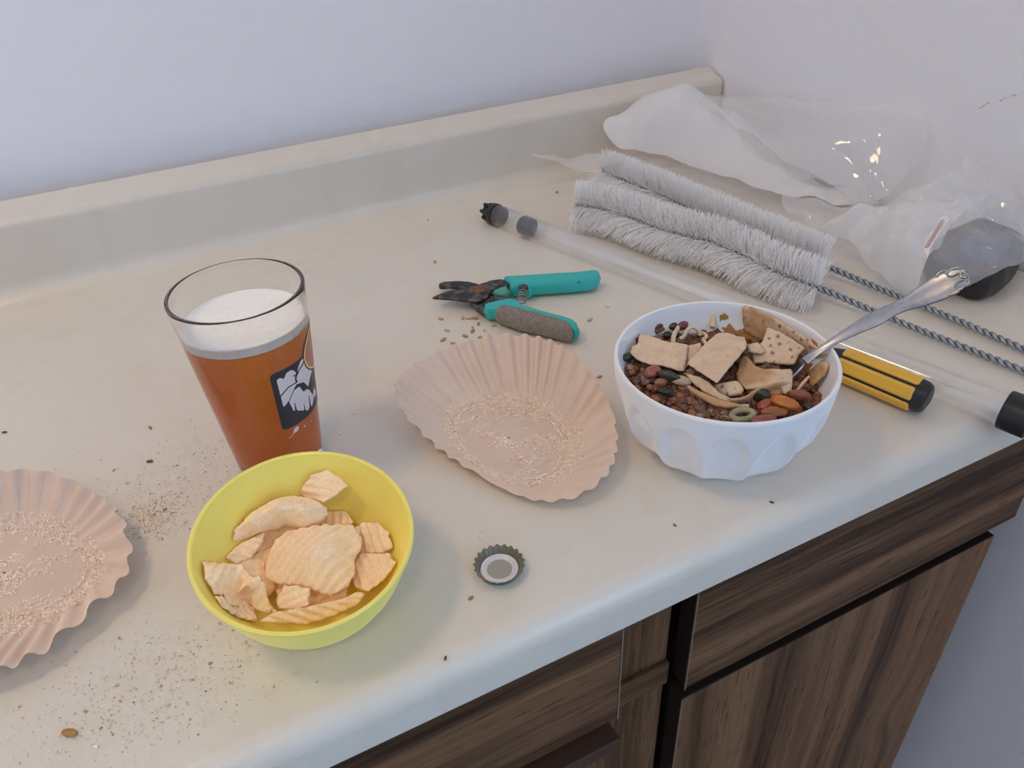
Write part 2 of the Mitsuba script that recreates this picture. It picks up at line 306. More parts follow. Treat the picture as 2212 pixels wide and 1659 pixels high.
for q, z in [(0.002, FT - .0008), (.15, FT - .0009), (.3, FT - .001), (.45, FT - .0009), (.6, FT - .0007), (.75, FT - .0006), (.88, FT - .0002), (.96, FT + .0002), (1, FT)]:
    r = q * ri(FT); x, y = r * np.cos(a), r * np.sin(a)
    bump = .0012 * (meshkit.fbm(np.stack([x * 150, y * 150, 0 * x], 1), 4, 3) - .5) * (q < .95)
    rows.append(np.stack([GX + x, GY + y, z + bump], 1))
for z in np.linspace(FT - .0008, FB + .0008, 4): rows.append(np.stack([GX + ri(z) * np.cos(a), GY + ri(z) * np.sin(a), 0 * a + z], 1))
zz = FB + .0005 + .0006 * np.sin(a * 9 + 2 * np.sin(a * 3))
for q in (1, .9, .5, .002): rows.append(np.stack([GX + q * ri(FB) * np.cos(a), GY + q * ri(FB) * np.sin(a), zz * 0 + FB + .0003], 1))
obj(tb + '__foam', grid(np.array(rows), False), 'foam', 50, label='white foam head on the beer')
# printed badge: thin prints wrapped around the tumbler; u runs around the glass in degrees, v is the height in metres
def wrap(key, poly, m, layer, label=None):
    ms = []
    for g in getattr(poly, 'geoms', [poly]):
        if g.is_empty or g.area < 1e-7: continue
        P, Z, F, D, top = pillow(sg.Polygon(g.exterior), .00006, .0002, .0011)
        ang = np.radians(P[:, 0] / .036 * 57.2958); r = go(P[:, 1]) + .0001 + .00009 * layer + Z
        ms.append((np.stack([GX + r * np.cos(ang), GY + r * np.sin(ang), P[:, 1]], 1), F))
    return obj(key, join(ms), m, False, label=label)
UD = lambda d: d / 57.2958 * .036
pol = lambda *q: sg.Polygon([(UD(a), b) for a, b in q]).buffer(0)
badge = sg.box(UD(-80), .0585, UD(28), .1005).buffer(.0035, join_style=1)
t_b = wrap(t + '__badge', badge, 'print_navy', 0, 'navy printed badge with white mountains and trees')
sky = pol((-80, .098), (-76, .099), (-73, .0965), (-69, .1), (-64, .1005), (-60, .0985), (-58, .0955), (-60, .0945), (-62, .096), (-61, .0935), (-57, .0935), (-55, .098), (-50, .102), (-42, .102), (-38, .099), (-34, .090), (-30, .0845), (-37, .082), (-43, .0775), (-50, .0845), (-60, .087), (-64, .0845), (-72, .0775), (-79, .0745))
sky = sky.difference(sg.LineString([(UD(-79), .0845), (UD(-70), .0885), (UD(-58), .0885)]).buffer(.00045)).difference(sg.LineString([(UD(-59), .0885), (UD(-60), .092), (UD(-53), .0965), (UD(-46), .0985), (UD(-42), .1015)]).buffer(.0006))
wrap(t_b + '__sky', sky, 'print_white', 1)
mt = pol((-72, .0765), (-64, .0835), (-57, .084), (-52, .077), (-47, .077), (-42, .0745), (-36, .067), (-29, .07), (-24, .065), (-26, .0615), (-33, .0635), (-40, .0590), (-44, .061), (-50, .0595), (-54, .062), (-59, .0635), (-64, .066), (-69, .0675))
for cx, top_, w in ((-66, .0745, 4.5), (-54, .0690, 4), (-44, .0715, 4.2), (-33, .069, 4), (-72, .0725, 3), (-60, .066, 3.4)):
    tr = []
    for k in range(5):
        zt_, ww = top_ - .0025 * k, w * (.35 + .22 * k); tr.append(pol((cx - ww * .5, zt_ - .0034), (cx, zt_), (cx + ww * .5, zt_ - .0034)))
    for q in tr: mt = mt.difference(q)
mt = mt.difference(sg.LineString([(UD(-51), .0765), (UD(-55), .0685)]).buffer(.0004))
wrap(t_b + '__mountain', mt, 'print_white', 1)
sun = affinity.scale(sg.Point(UD(-8), .1005).buffer(1, 48), .0225, .0175)
wrap(t_b + '__sun_rim', sun, 'print_gold', 2)
wrap(t_b + '__sun', affinity.scale(sg.Point(UD(-8), .1005).buffer(1, 48), .0212, .0163).difference(sg.box(-1, -1, -1, -1)), 'print_red', 3)
wrap(t_b + '__sun_outline', affinity.scale(sg.Point(UD(-8), .1005).buffer(1, 48), .0235, .0185), 'print_navy', 1.5)
leaf = affinity.translate(affinity.rotate(affinity.scale(sg.Point(0, 0).buffer(1, 16), .0027, .0019), 35), UD(-70), .0510).union(sg.LineString([(UD(-73), .0493), (UD(-77), .0475), (UD(-81), .0464)]).buffer(.00028))
wrap(t + '__leaf_mark', leaf, 'print_white', 0)
def glyph(ch, u, v, h):
    S = {'R': [[(0, 0), (0, 1), (.6, 1), (.6, .55), (0, .5)], [(.25, .5), (.65, 0)]], 'I': [[(.2, 0), (.2, 1)]], 'V': [[(0, 1), (.35, 0), (.7, 1)]], 'E': [[(.6, 1), (0, 1), (0, 0), (.6, 0)], [(0, .5), (.5, .5)]]}[ch]
    return shapely.union_all([sg.LineString([(u + x * h, v + y * h) for x, y in s]).buffer(.00014) for s in S])
wrap(t + '__lettering', shapely.union_all([glyph(c, UD(-59) + k * .0034, .0480, .0021) for k, c in enumerate('RIV')]), 'print_white', 0, 'small white printed letters under the badge')

# ---------------------------------------------------------------- yellow bowl with ridged chips
YX, YY = .0244, .0864
yrim = lambda x, y: .054 + .16 * (y - YY) - .0126 * (x - YX)
def yring(r, tt, lift=0.0, zb=.0):
    a = np.arange(128) * 2 * np.pi / 128; x, y = YX + r * np.cos(a), YY + r * np.sin(a)
    xr, yr = YX + .0625 * np.cos(a), YY + .0625 * np.sin(a)
    return np.stack([x, y, zb + (yrim(xr, yr) - zb) * tt + lift], 1)
rows = [yring(.001, 0, .0004)] + [yring(.028, 0, .0004), yring(.033, 0, 0), yring(.0355, 0, .0008)]
for tt in np.linspace(.04, 1, 16): rows.append(yring(np.interp(tt, [0, .1, .25, .5, .75, 1], [.0355, .0405, .0460, .0534, .0585, .0627]), tt))
rows += [yring(.0636, 1, .0006), yring(.0636, 1, .0018), yring(.0628, 1, .0026), yring(.0616, 1, .0026), yring(.0608, 1, .0018)]
for tt in np.linspace(1, .06, 16): rows.append(yring(np.interp(tt, [0, .1, .25, .5, .75, 1], [.026, .037, .0430, .0512, .0566, .0608]), tt, .0018 * (1 - tt) + .0010))
rows += [yring(.026, 0, .0036), yring(.012, 0, .0034), yring(.001, 0, .0034)]
t = thing('yellow_bowl', 'yellow plastic bowl of ridged potato chips in front of the pint glass', 'bowl')
obj(t, grid(np.array(rows), False), 'yellow_plastic', 40)
def ridged(pts, label, ang, inner=(), amp=.0008, seed=0, wav=.0050, bowamp=.0):
    def bow(P, D):
        c, s = math.cos(ang), math.sin(ang); q = P[:, 0] * c + P[:, 1] * s
        big = bowamp * (meshkit.fbm(np.column_stack([P * 55, np.full(len(P), seed * 1.7)]), 2, seed) - .5)
        return amp * np.sin(q * 2 * np.pi / wav + 1.2 * np.sin(P[:, 1] * 90 + seed)) * np.clip(D / .002 + .3, 0, 1) + big + .0008 * (meshkit.fbm(np.column_stack([P * 300, np.full(len(P), seed)]), 3, seed) - .5)
    v, f, D, P = sheet(pts, .0013, .0011, inner, bow, rough=.0012, seed=seed)
    n1 = meshkit.fbm(v * 130, 3, seed)[:, None]; n2 = meshkit.fbm(v * 700, 2, seed + 9)[:, None]
    col = np.array([.97, .76, .50]) * (1 - n1 * .4) + np.array([.70, .42, .22]) * n1 * .4
    col = col * (.86 + .30 * n2)
    ed = np.clip(1 - D / .0012, 0, 1)[:, None] * (meshkit.fbm(v * 420, 2, seed + 4)[:, None] > .5); ed = ed * (meshkit.fbm(v * 150, 2, seed + 6)[:, None] > .53); col = col * (1 - .55 * ed) + np.array([.30, .13, .05]) * .55 * ed
    k = thing('ridged_chip', label, 'potato chip', 'ridged chips in the yellow bowl')
    obj(k, (v, f), 'vcol', True, color=np.clip(col, 0, 1))
ridged([(-0.0288, 0.0905, 0.0399), (-0.0191, 0.1085, 0.0308), (-0.0035, 0.1191, 0.0223), (0.0048, 0.1126, 0.0160), (0.0015, 0.0933, 0.0140), (-0.0112, 0.0868, 0.0120), (-0.0247, 0.0783, 0.0306)], 'ridged chip deep in the left of the pile under the folded chip', .9, seed=21, bowamp=.003)
ridged([(0.0006, 0.0970, 0.0130), (0.0123, 0.0978, 0.0150), (0.0292, 0.0862, 0.0150), (0.0406, 0.0731, 0.0150), (0.0366, 0.0640, 0.0130), (0.0193, 0.0669, 0.0120), (0.0027, 0.0748, 0.0110)], 'ridged chip deep in the front of the pile under the broad chip', 2.2, seed=22, bowamp=.003)
ridged([(0.0426, 0.1167, 0.0180), (0.0578, 0.1139, 0.0222), (0.0695, 0.0961, 0.0255), (0.0692, 0.0818, 0.0229), (0.0613, 0.0710, 0.0170), (0.0470, 0.0730, 0.0150), (0.0396, 0.0934, 0.0160)], 'ridged chip deep in the right of the pile under the two right-hand chips', .3, seed=23, bowamp=.003)
ridged([(-0.0098, 0.1190, 0.0292), (0.0019, 0.1284, 0.0304), (0.0192, 0.1320, 0.0276), (0.0361, 0.1244, 0.0260), (0.0413, 0.1156, 0.0220), (0.0249, 0.1118, 0.0200), (0.0065, 0.1180, 0.0180)], 'ridged chip deep in the back of the pile under the long curled chip', 1.2, seed=24, bowamp=.003)
ridged([(0.0328, 0.1380, 0.0421), (0.0433, 0.1366, 0.0550), (0.0529, 0.1353, 0.0550), (0.0584, 0.1225, 0.0550), (0.0597, 0.1144, 0.0550), (0.0530, 0.1157, 0.0500), (0.0436, 0.1177, 0.0450), (0.0351, 0.1324, 0.0400)], 'small ridged chip standing highest against the back wall of the yellow bowl', 1.3, seed=1)
ridged([(0.0373, 0.1289, 0.0260), (0.0467, 0.1274, 0.0285), (0.0571, 0.1212, 0.0300), (0.0576, 0.1079, 0.0300), (0.0501, 0.1089, 0.0260), (0.0395, 0.1169, 0.0240)], 'half-hidden ridged chip at the back of the pile beside the long curled chip', .5, seed=2)
ridged([(0.0536, 0.1088, 0.0220), (0.0605, 0.1050, 0.0300), (0.0698, 0.0981, 0.0340), (0.0739, 0.0865, 0.0320), (0.0721, 0.0772, 0.0280), (0.0652, 0.0793, 0.0240), (0.0551, 0.0870, 0.0220)], 'round ridged chip at the upper right of the pile in the yellow bowl', .9, seed=3, bowamp=.004)
ridged([(0.0434, 0.0783, 0.0220), (0.0541, 0.0846, 0.0260), (0.0686, 0.0747, 0.0300), (0.0698, 0.0637, 0.0305), (0.0622, 0.0614, 0.0240), (0.0495, 0.0577, 0.0220), (0.0438, 0.0654, 0.0200)], 'ridged chip at the lower right of the pile against the yellow wall', .2, seed=4, bowamp=.004)
ridged([(-0.0204, 0.1107, 0.0361), (-0.0125, 0.1195, 0.0336), (0.0065, 0.1237, 0.0340), (0.0038, 0.1191, 0.0300), (-0.0070, 0.1136, 0.0260), (-0.0156, 0.1107, 0.0278)], 'narrow ridged chip on edge under the left end of the long curled chip', .7, seed=5)
ridged([(-0.0084, 0.1163, 0.0242), (-0.0014, 0.1198, 0.0240), (0.0112, 0.1168, 0.0260), (0.0127, 0.1068, 0.0220), (0.0024, 0.1022, 0.0160), (-0.0069, 0.1096, 0.0161)], 'small crumpled ridged chip left of the broad centre chip', .8, seed=12, bowamp=.006)
ridged([(-0.0004, 0.1062, 0.0240), (0.0101, 0.1149, 0.0340), (0.0207, 0.1142, 0.0360), (0.0430, 0.1057, 0.0380), (0.0556, 0.0997, 0.0360), (0.0578, 0.0884, 0.0340), (0.0538, 0.0808, 0.0320), (0.0479, 0.0769, 0.0300), (0.0461, 0.0686, 0.0280), (0.0385, 0.0616, 0.0260), (0.0280, 0.0626, 0.0240), (0.0167, 0.0757, 0.0260), (0.0069, 0.0841, 0.0240), (-0.0024, 0.0956, 0.0220)], 'broad ridged chip in the middle of the pile, its ridges slanting up to the right', 2.55, inner=[(0.0252, 0.0836, 0.0390), (0.0365, 0.0820, 0.0400)], seed=6, amp=.0013, wav=.0056)
ridged([(-0.0012, 0.0775, 0.0220), (0.0069, 0.0808, 0.0280), (0.0194, 0.0708, 0.0290), (0.0152, 0.0621, 0.0250), (0.0056, 0.0652, 0.0220), (-0.0011, 0.0721, 0.0210)], 'small square ridged chip below the broad centre chip', 1.9, seed=7)
ridged([(-0.0133, 0.1207, 0.0373), (-0.0110, 0.1254, 0.0418), (-0.0021, 0.1319, 0.0427), (0.0099, 0.1365, 0.0440), (0.0290, 0.1329, 0.0460), (0.0384, 0.1248, 0.0460), (0.0448, 0.1167, 0.0420), (0.0447, 0.1130, 0.0380), (0.0355, 0.1106, 0.0340), (0.0279, 0.1119, 0.0350), (0.0182, 0.1206, 0.0360), (0.0065, 0.1226, 0.0350), (-0.0050, 0.1242, 0.0320)], 'long curled ridged chip across the upper left of the pile', 1.75, inner=[(0.0009, 0.1204, 0.0470), (0.0166, 0.1170, 0.0510), (0.0307, 0.1103, 0.0510)], seed=8, amp=.0007)
ridged([(-0.0302, 0.0774, 0.0431), (-0.0222, 0.0897, 0.0264), (-0.0125, 0.0857, 0.0140), (-0.0126, 0.0725, 0.0160), (-0.0212, 0.0717, 0.0268), (-0.0270, 0.0722, 0.0375)], 'pale ridged chip low at the front left, under the folded chip', .4, seed=9, bowamp=.005)
ridged([(-0.0315, 0.0984, 0.0508), (-0.0243, 0.1054, 0.0390), (-0.0118, 0.0983, 0.0380), (-0.0070, 0.0877, 0.0360), (-0.0042, 0.0772, 0.0320), (-0.0013, 0.0671, 0.0240), (-0.0063, 0.0696, 0.0220), (-0.0133, 0.0776, 0.0240), (-0.0219, 0.0878, 0.0260), (-0.0301, 0.0799, 0.0420), (-0.0324, 0.0874, 0.0484)], 'folded ridged chip at the front left with its dark-speckled edge standing up', .3, inner=[(-0.0200, 0.0900, 0.0410), (-0.0119, 0.0831, 0.0380)], seed=10, amp=.0007)
ridged([(-0.0132, 0.0663, 0.0220), (-0.0038, 0.0654, 0.0260), (0.0197, 0.0573, 0.0280), (0.0362, 0.0543, 0.0280), (0.0419, 0.0554, 0.0280), (0.0470, 0.0525, 0.0270), (0.0411, 0.0511, 0.0220), (0.0280, 0.0519, 0.0200), (0.0099, 0.0559, 0.0180)], 'ridged chip lying along the front wall of the yellow bowl', 1.0, seed=11, bowamp=.003)

# ---------------------------------------------------------------- white fluted bowl of chili
WX, WYc = .3267, .0862
a = np.arange(288) * 2 * np.pi / 288
def wring(r, z, fl=0.0):
    ph = (a * 14 / (2 * np.pi) + .35) % 1 - .5
    arch = .0675 - .026 * (np.abs(ph) / .5) ** 2.2                                  # arched top of each panel
    m = (1 - (2 * np.abs(ph)) ** 2.4) * np.clip((arch - z) / .011, 0, 1) * np.clip((z - .004) / .010, 0, 1)
    m = m * m * (3 - 2 * m); rr_ = r - fl * m
    return np.stack([WX + rr_ * np.cos(a), WYc + rr_ * np.sin(a), 0 * a + z], 1)
zo = np.r_[.0035, .0055, np.linspace(.008, .0755, 40)]
ro = np.interp(zo, [.0035, .0055, .010, .018, .03, .045, .06, .0755], [.0418, .0455, .0535, .0612, .0684, .0728, .0751, .0766])
rows = [wring(.001, .002), wring(.034, .002), wring(.0365, 0), wring(.0403, 0), wring(.0415, .0012)]
rows += [wring(r, z, .0036) for r, z in zip(ro, zo)] + [wring(.0767, .0772), wring(.0761, .0782), wring(.0750, .0785), wring(.0739, .0780)]
zi = np.linspace(.0765, .008, 24); rows += [wring(r, z) for r, z in zip(np.interp(zi, [.008, .012, .02, .035, .045, .055, .066, .078], [.02, .034, .045, .0565, .0625, .0675, .0714, .0737]), zi)]
rows += [wring(.010, .0070), wring(.001, .0070)]
t = thing('white_bowl', 'white fluted ceramic bowl filled with chili, beside the screwdriver', 'bowl')
obj(t, grid(np.array(rows), False), 'white_ceramic', 40)
# thin smear of sauce on the inner wall, back right
win = lambda z: np.interp(z, [.008, .012, .02, .035, .045, .055, .066, .078], [.02, .034, .045, .0565, .0625, .0675, .0714, .0737])
def smear(key, a0, a1, z0, z1, seed, dens):
    na, nz = 160, 26; A = np.linspace(a0, a1, na); Zs = np.linspace(z0, z1, nz); AA, ZZ = np.meshgrid(A, Zs, indexing='ij')
    r = win(ZZ) - .00025; v = np.stack([WX + r * np.cos(AA), WYc + r * np.sin(AA), ZZ], -1); nn = meshkit.fbm(v * np.array([90, 90, 90]), 4, seed)
    edge = np.minimum((AA - a0) / .15, (a1 - AA) / .15).clip(0, 1) * np.clip((z1 - ZZ) / .008, 0, 1)
    keep = (nn * (.5 + .5 * edge) > 1 - dens) | (ZZ < z0 + .45 * (z1 - z0) * np.minimum((AA - a0) / .4, (a1 - AA) / .4).clip(0, 1) + .004 * (meshkit.noise(v * 300, seed) - .5))
    F = []
    for i in range(na - 1):
        for j in range(nz - 1):
            if keep[i, j]: F += [[i * nz + j, (i + 1) * nz + j, (i + 1) * nz + j + 1], [i * nz + j, (i + 1) * nz + j + 1, i * nz + j + 1]]
    col = np.array([.40, .20, .07]) * (.7 + .6 * meshkit.fbm(v * 260, 3, seed + 3)[..., None])
    return obj(key, (v.reshape(-1, 3), np.array(F)), 'vcol_wet', False, color=np.clip(col.reshape(-1, 3), 0, 1))
rn = thing('chili', 'brown meat and bean chili filling the white fluted bowl', 'chili')
smear(rn + '__sauce_smear', -.35, .95, .050, .0765, 2, .55); smear(rn + '__sauce_smear', 1.0, 3.7, .050, .0625, 4, .38)
nr, na = 60, 200; A = np.arange(na) * 2 * np.pi / na; rows = []
for k in range(nr):
    q = (k + .02) / (nr - 1); r = q * .0700; x, y = WX + r * np.cos(A), WYc + r * np.sin(A)
    side = (x - WX) / .07 - .3 * (y - WYc) / .07
    z = .0565 + .003 * (1 - q * q) - .0045 * np.clip(side, -.3, 1)
    pts = np.stack([x, y, 0 * x], 1)
    z = z + .0095 * (meshkit.fbm(pts * 120, 4, 2) - .5) + .004 * (meshkit.fbm(pts * 420, 3, 5) - .5)
    rows.append(np.stack([x, y, z], 1))
rows.append(np.stack([WX + .0702 * np.cos(A), WYc + .0702 * np.sin(A), 0 * A + .048], 1))
v, f = grid(np.array(rows), False)
n1, n2 = meshkit.fbm(v * 110, 3, 8)[:, None], meshkit.fbm(v * 420, 3, 9)[:, None]
col = np.array([.085, .034, .022]) * (1 - n1) + np.array([.20, .075, .034]) * n1; col = col * (.55 + .9 * n2)
bits, bc = [(v, f)], [col]
rng = np.random.default_rng(11)
for k in range(520):                                                        # minced meat crumbles
    ph, q = rng.uniform(0, 2 * np.pi), math.sqrt(rng.uniform(.05, 1)) * .066
    if k < 190: ph = rng.normal(-2.3, .6); q = rng.uniform(.030, .0665)
    x, y = WX + q * math.cos(ph), WYc + q * math.sin(ph); side = (x - WX) / .07 - .3 * (y - WYc) / .07
    z = .0565 + .003 * (1 - (q / .07) ** 2) - .0045 * np.clip(side, -.3, 1); s = rng.uniform(.0014, .0042)
    bv, bf = blob((x, y, z + .001), (s, s * rng.uniform(.7, 1.1), s * .8), rng.uniform(0, 6), rng.uniform(-.5, .5), k, .55, 2.6, 2)
    bits.append((bv, bf)); c = np.array([[.15, .068, .044], [.20, .105, .072], [.11, .045, .027], [.25, .095, .04], [.30, .19, .14]][rng.choice(5, p=[.35, .25, .2, .15, .05])])
    bc.append(np.tile(c, (len(bv), 1)) * (.75 + .5 * meshkit.fbm(bv * 500, 2, k)[:, None]))
cv, cf = join(bits); rad = np.hypot(cv[:, 0] - WX, cv[:, 1] - WYc); lim = win(cv[:, 2]) + .0004; k_ = np.minimum(1, lim / np.maximum(rad, 1e-6)); cv[:, 0] = WX + (cv[:, 0] - WX) * k_; cv[:, 1] = WYc + (cv[:, 1] - WYc) * k_
obj(rn + '__sauce', (cv, cf), 'vcol_wet', True, color=np.clip(np.vstack(bc), 0, 1), kind='stuff')
def piece(name, label, c, r, col, rot=0.0, seed=0, cat='bean', group=None, amp=.12, tilt=0.0, wet=True, freq=1.3):
    v, f = blob(c, r, rot, tilt, seed, amp, freq)
    obj(thing(name, label, cat, group), (v, f), 'vcol_wet' if wet else 'vcol', True, color=vc(col, len(v), .25, seed, v, 350))
up = lambda p, dz=.0: (p[0], p[1], p[2] + dz)
piece('bean', 'large pinkish bean at the left front, left of the green pepper strip', (0.2834, 0.1094, 0.0660), (.0068, .0048, .0040), (.30, .095, .07), .2, 1)
piece('bean', 'dark kidney bean at the back left of the chili', (0.3352, 0.1581, 0.0620), (.0040, .0055, .0036), (.07, .032, .03), .9, 2)
piece('bean', 'maroon kidney bean at the back of the chili, partly under cheese', (0.3432, 0.1542, 0.0620), (.0052, .0038, .0034), (.16, .045, .045), .3, 3)
piece('bean', 'long red kidney bean with a split skin at the right front rim', (0.3554, 0.0416, 0.0620), (.0082, .0042, .0040), (.25, .08, .05), -.75, 4)
piece('bean', 'black bean close to the right front rim', (0.3519, 0.0281, 0.0620), (.0046, .0034, .0032), (.025, .022, .028), -.5, 5)
piece('bean', 'red bean at the front rim of the bowl, next to the green onion ring', (0.3112, 0.0273, 0.0680), (.0085, .0042, .0032), (.24, .075, .06), -.3, 6)
piece('bean', 'brown bean beside the meat crumbles at the left front', (0.2826, 0.0981, 0.0640), (.0050, .0034, .0030), (.28, .12, .06), -.2, 7)
piece('bean', 'black bean at the back left, below the dark kidney bean', (0.3248, 0.1486, 0.0620), (.0036, .0034, .0030), (.02, .015, .016), .2, 8)
piece('meat_chunk', 'brown meat chunk at the back left edge of the chili', (0.3232, 0.1610, 0.0630), (.0075, .0058, .0048), (.13, .06, .042), .3, 9, 'meat', amp=.4, freq=2.2)
piece('meat_chunk', 'brown meat chunk at the back middle beside the upright cheese strand', (0.3634, 0.1541, 0.0600), (.0060, .0042, .0036), (.10, .055, .038), .2, 10, 'meat', amp=.4, freq=2.2)
piece('meat_chunk', 'small brown meat chunk at the left wall of the white bowl', (0.2981, 0.1534, 0.0630), (.0032, .0042, .0036), (.11, .05, .038), .3, 11, 'meat', amp=.4, freq=2.2)
piece('pepper_piece', 'dark green pepper piece at the left edge of the chili', (0.2805, 0.1364, 0.0640), (.0048, .0034, .0030), (.022, .035, .012), .2, 12, 'pepper')
piece('pepper_piece', 'dark green pepper piece in front of the curved orange chip', (0.3266, 0.0485, 0.0690), (.0062, .0044, .0048), (.030, .040, .012), -.6, 13, 'pepper', amp=.3)
piece('pepper_piece', 'long green and black pepper strip right of the pinkish bean', (0.2881, 0.0974, 0.0680), (.0088, .0030, .0034), (.035, .042, .028), -1.0, 14, 'pepper')
piece('pepper_piece', 'dark pepper bit among the meat crumbles at the front left', (0.2781, 0.0865, 0.0650), (.0032, .0062, .0030), (.018, .016, .014), .7, 15, 'pepper', amp=.3)
piece('carrot_piece', 'orange carrot piece at the right front of the chili', (0.3356, 0.0357, 0.0670), (.0098, .0056, .0044), (.46, .155, .035), -1.0, 16, 'carrot', amp=.25)
piece('carrot_piece', 'pale orange piece behind the orange carrot piece', (0.3397, 0.0493, 0.0660), (.0060, .0038, .0034), (.42, .19, .085), -.3, 17, 'carrot', amp=.25)
piece('carrot_piece', 'orange-red bit at the back of the chili right of the cheese strand', (0.3706, 0.1436, 0.0590), (.0036, .0028, .0026), (.42, .09, .03), .1, 18, 'carrot')
piece('tomato_piece', 'red tomato piece in front of the dark green pepper', (0.3234, 0.0405, 0.0670), (.0060, .0036, .0034), (.32, .075, .06), .35, 19, 'tomato', amp=.25)
piece('tomato_piece', 'brown-orange tomato piece in front of the carrot', (0.3244, 0.0322, 0.0660), (.0085, .0042, .0032), (.27, .10, .035), -.5, 20, 'tomato', amp=.25)
piece('onion_piece', 'pale onion piece right of the green pepper strip', (0.2937, 0.0910, 0.0660), (.0075, .0042, .0030), (.46, .35, .25), -.9, 21, 'onion')
c0 = np.array((0.3036, 0.0385, 0.0675)); ring_ = [c0 + np.array([.0072 * math.cos(q) * math.cos(-.3) - .0034 * math.sin(q) * math.sin(-.3), .0072 * math.cos(q) * math.sin(-.3) + .0034 * math.sin(q) * math.cos(-.3), .0012 * math.sin(q)]) for q in np.linspace(0, 2 * np.pi, 28)]
v, f = tube(ring_, .0021, 8, False); obj(thing('onion_ring', 'pale green ring of onion at the front rim of the bowl', 'onion'), (v, f), 'vcol_wet', True, color=vc((.30, .29, .16), len(v), .4, 3, v, 300))
def strand(pts, label, r=.0016):
    v, f = tube(curve3(pts, 24), r, 8); obj(thing('cheese_strand', label, 'cheese'), (v, f), 'vcol', True, color=vc((.66, .53, .37), len(v), .15, 2, v, 300))
strand([(0.3294, 0.1397, 0.0620), (0.3339, 0.1392, 0.0650), (0.3365, 0.1397, 0.0680), (0.3407, 0.1392, 0.0690), (0.3437, 0.1366, 0.0670), (0.3443, 0.1345, 0.0630)], 'arched white cheese strand at the back of the chili')
strand([(0.3662, 0.1475, 0.0680), (0.3645, 0.1441, 0.0640), (0.3616, 0.1412, 0.0610)], 'upright white cheese strand against the back wall of the white bowl', .0021)
strand([(0.3227, 0.1380, 0.0610), (0.3261, 0.1429, 0.0630), (0.3324, 0.1485, 0.0630), (0.3422, 0.1591, 0.0610)], 'white cheese strand between the two kidney beans', .0019)
strand([(0.3491, 0.1392, 0.0610), (0.3485, 0.1343, 0.0630), (0.3472, 0.1304, 0.0630), (0.3449, 0.1317, 0.0610)], 'short curled cheese strand at the foot of the arched one', .0015)
strand([(0.3441, 0.1306, 0.0610), (0.3410, 0.1236, 0.0630), (0.3368, 0.1187, 0.0630)], 'short cheese strand behind the square tortilla chip', .0014)
def tortilla(pts, label, seed, inner=(), stain=None, th=.0018, spots=True, wave=.0012):
    def bow(P, D): return wave * (meshkit.fbm(np.column_stack([P * 90, np.full(len(P), seed * 2.3)]), 2, seed) - .5) + .0006 * (meshkit.fbm(np.column_stack([P * 420, np.full(len(P), seed)]), 2, seed) - .5)
    v, f, D, P = sheet(pts, th, .0010, inner, bow, rough=.0007, seed=seed)
    n1, n2 = meshkit.fbm(v * 160, 3, seed)[:, None], meshkit.fbm(v * 900, 2, seed + 5)[:, None]
    col = np.array([.66, .49, .33]) * (.84 + .32 * n1) * (.88 + .24 * n2)
    sp = np.clip((meshkit.noise(v * 900, seed + 2)[:, None] - .82) / .06, 0, 1) * .7; col = col * (1 - .5 * sp) + np.array([.26, .15, .08]) * .5 * sp
    if spots:
        g = np.stack([P[:, 0] * .8 + P[:, 1] * .6, -P[:, 0] * .6 + P[:, 1] * .8], 1) / .0062; cell = np.floor(g); fr_ = g - cell - .5
        hsh = (np.sin(cell[:, 0] * 12.99 + cell[:, 1] * 78.2 + seed) * 43758.5) % 1
        s2 = (np.clip((.25 * hsh + .03 - np.hypot(fr_[:, 0], fr_[:, 1])) / .05, 0, 1) * (hsh > .35))[:, None]; col = col * (1 - .75 * s2) + np.array([.15, .055, .02]) * .75 * s2
    if stain is not None:
        c, r = np.array(stain[0]), stain[1]; d = np.linalg.norm(v - c, axis=1)[:, None] / r + .8 * (n1 - .5); s3 = np.clip((1.15 - d) / .4, 0, 1) * .7
        col = col * (1 - s3) + np.array([.42, .21, .075]) * (.75 + .5 * n1) * s3
    obj(thing('tortilla_chip', label, 'tortilla chip', 'tortilla chips on the chili'), (v, f), 'vcol', True, color=np.clip(col, 0, 1))
tortilla([(0.3813, 0.1327, 0.0742), (0.3831, 0.1331, 0.0791), (0.3861, 0.1276, 0.0785), (0.3922, 0.1064, 0.0770), (0.3914, 0.0749, 0.0770), (0.3917, 0.0558, 0.0740), (0.3939, 0.0707, 0.0620), (0.3905, 0.0901, 0.0560), (0.3879, 0.1119, 0.0550), (0.3810, 0.1268, 0.0592)], 'sauce-stained tortilla chip pressed against the back right wall of the white bowl', 31, stain=((0.3878, 0.1243, 0.0600), .021))
tortilla([(0.3841, 0.0627, 0.0580), (0.3892, 0.0575, 0.0700), (0.3880, 0.0498, 0.0717), (0.3846, 0.0471, 0.0660), (0.3791, 0.0486, 0.0600), (0.3766, 0.0507, 0.0540)], 'tortilla chip standing at the right wall behind the spoon', 32, stain=((0.3785, 0.0528, 0.0600), .014))
tortilla([(0.3601, 0.0501, 0.0580), (0.3651, 0.0505, 0.0630), (0.3719, 0.0516, 0.0670), (0.3728, 0.0501, 0.0660), (0.3677, 0.0497, 0.0610), (0.3617, 0.0489, 0.0570)], 'thin strip of tortilla chip right of the spoon', 33, spots=False)
tortilla([(0.3834, 0.1070, 0.0730), (0.3841, 0.1017, 0.0740), (0.3880, 0.0842, 0.0730), (0.3896, 0.0734, 0.0710), (0.3843, 0.0737, 0.0670), (0.3776, 0.0702, 0.0630), (0.3735, 0.0729, 0.0620), (0.3683, 0.0811, 0.0610), (0.3586, 0.0905, 0.0580), (0.3628, 0.0969, 0.0610), (0.3649, 0.0975, 0.0640), (0.3730, 0.0989, 0.0690)], 'tortilla chip with rows of dark brown spots, behind the spoon tip', 34)
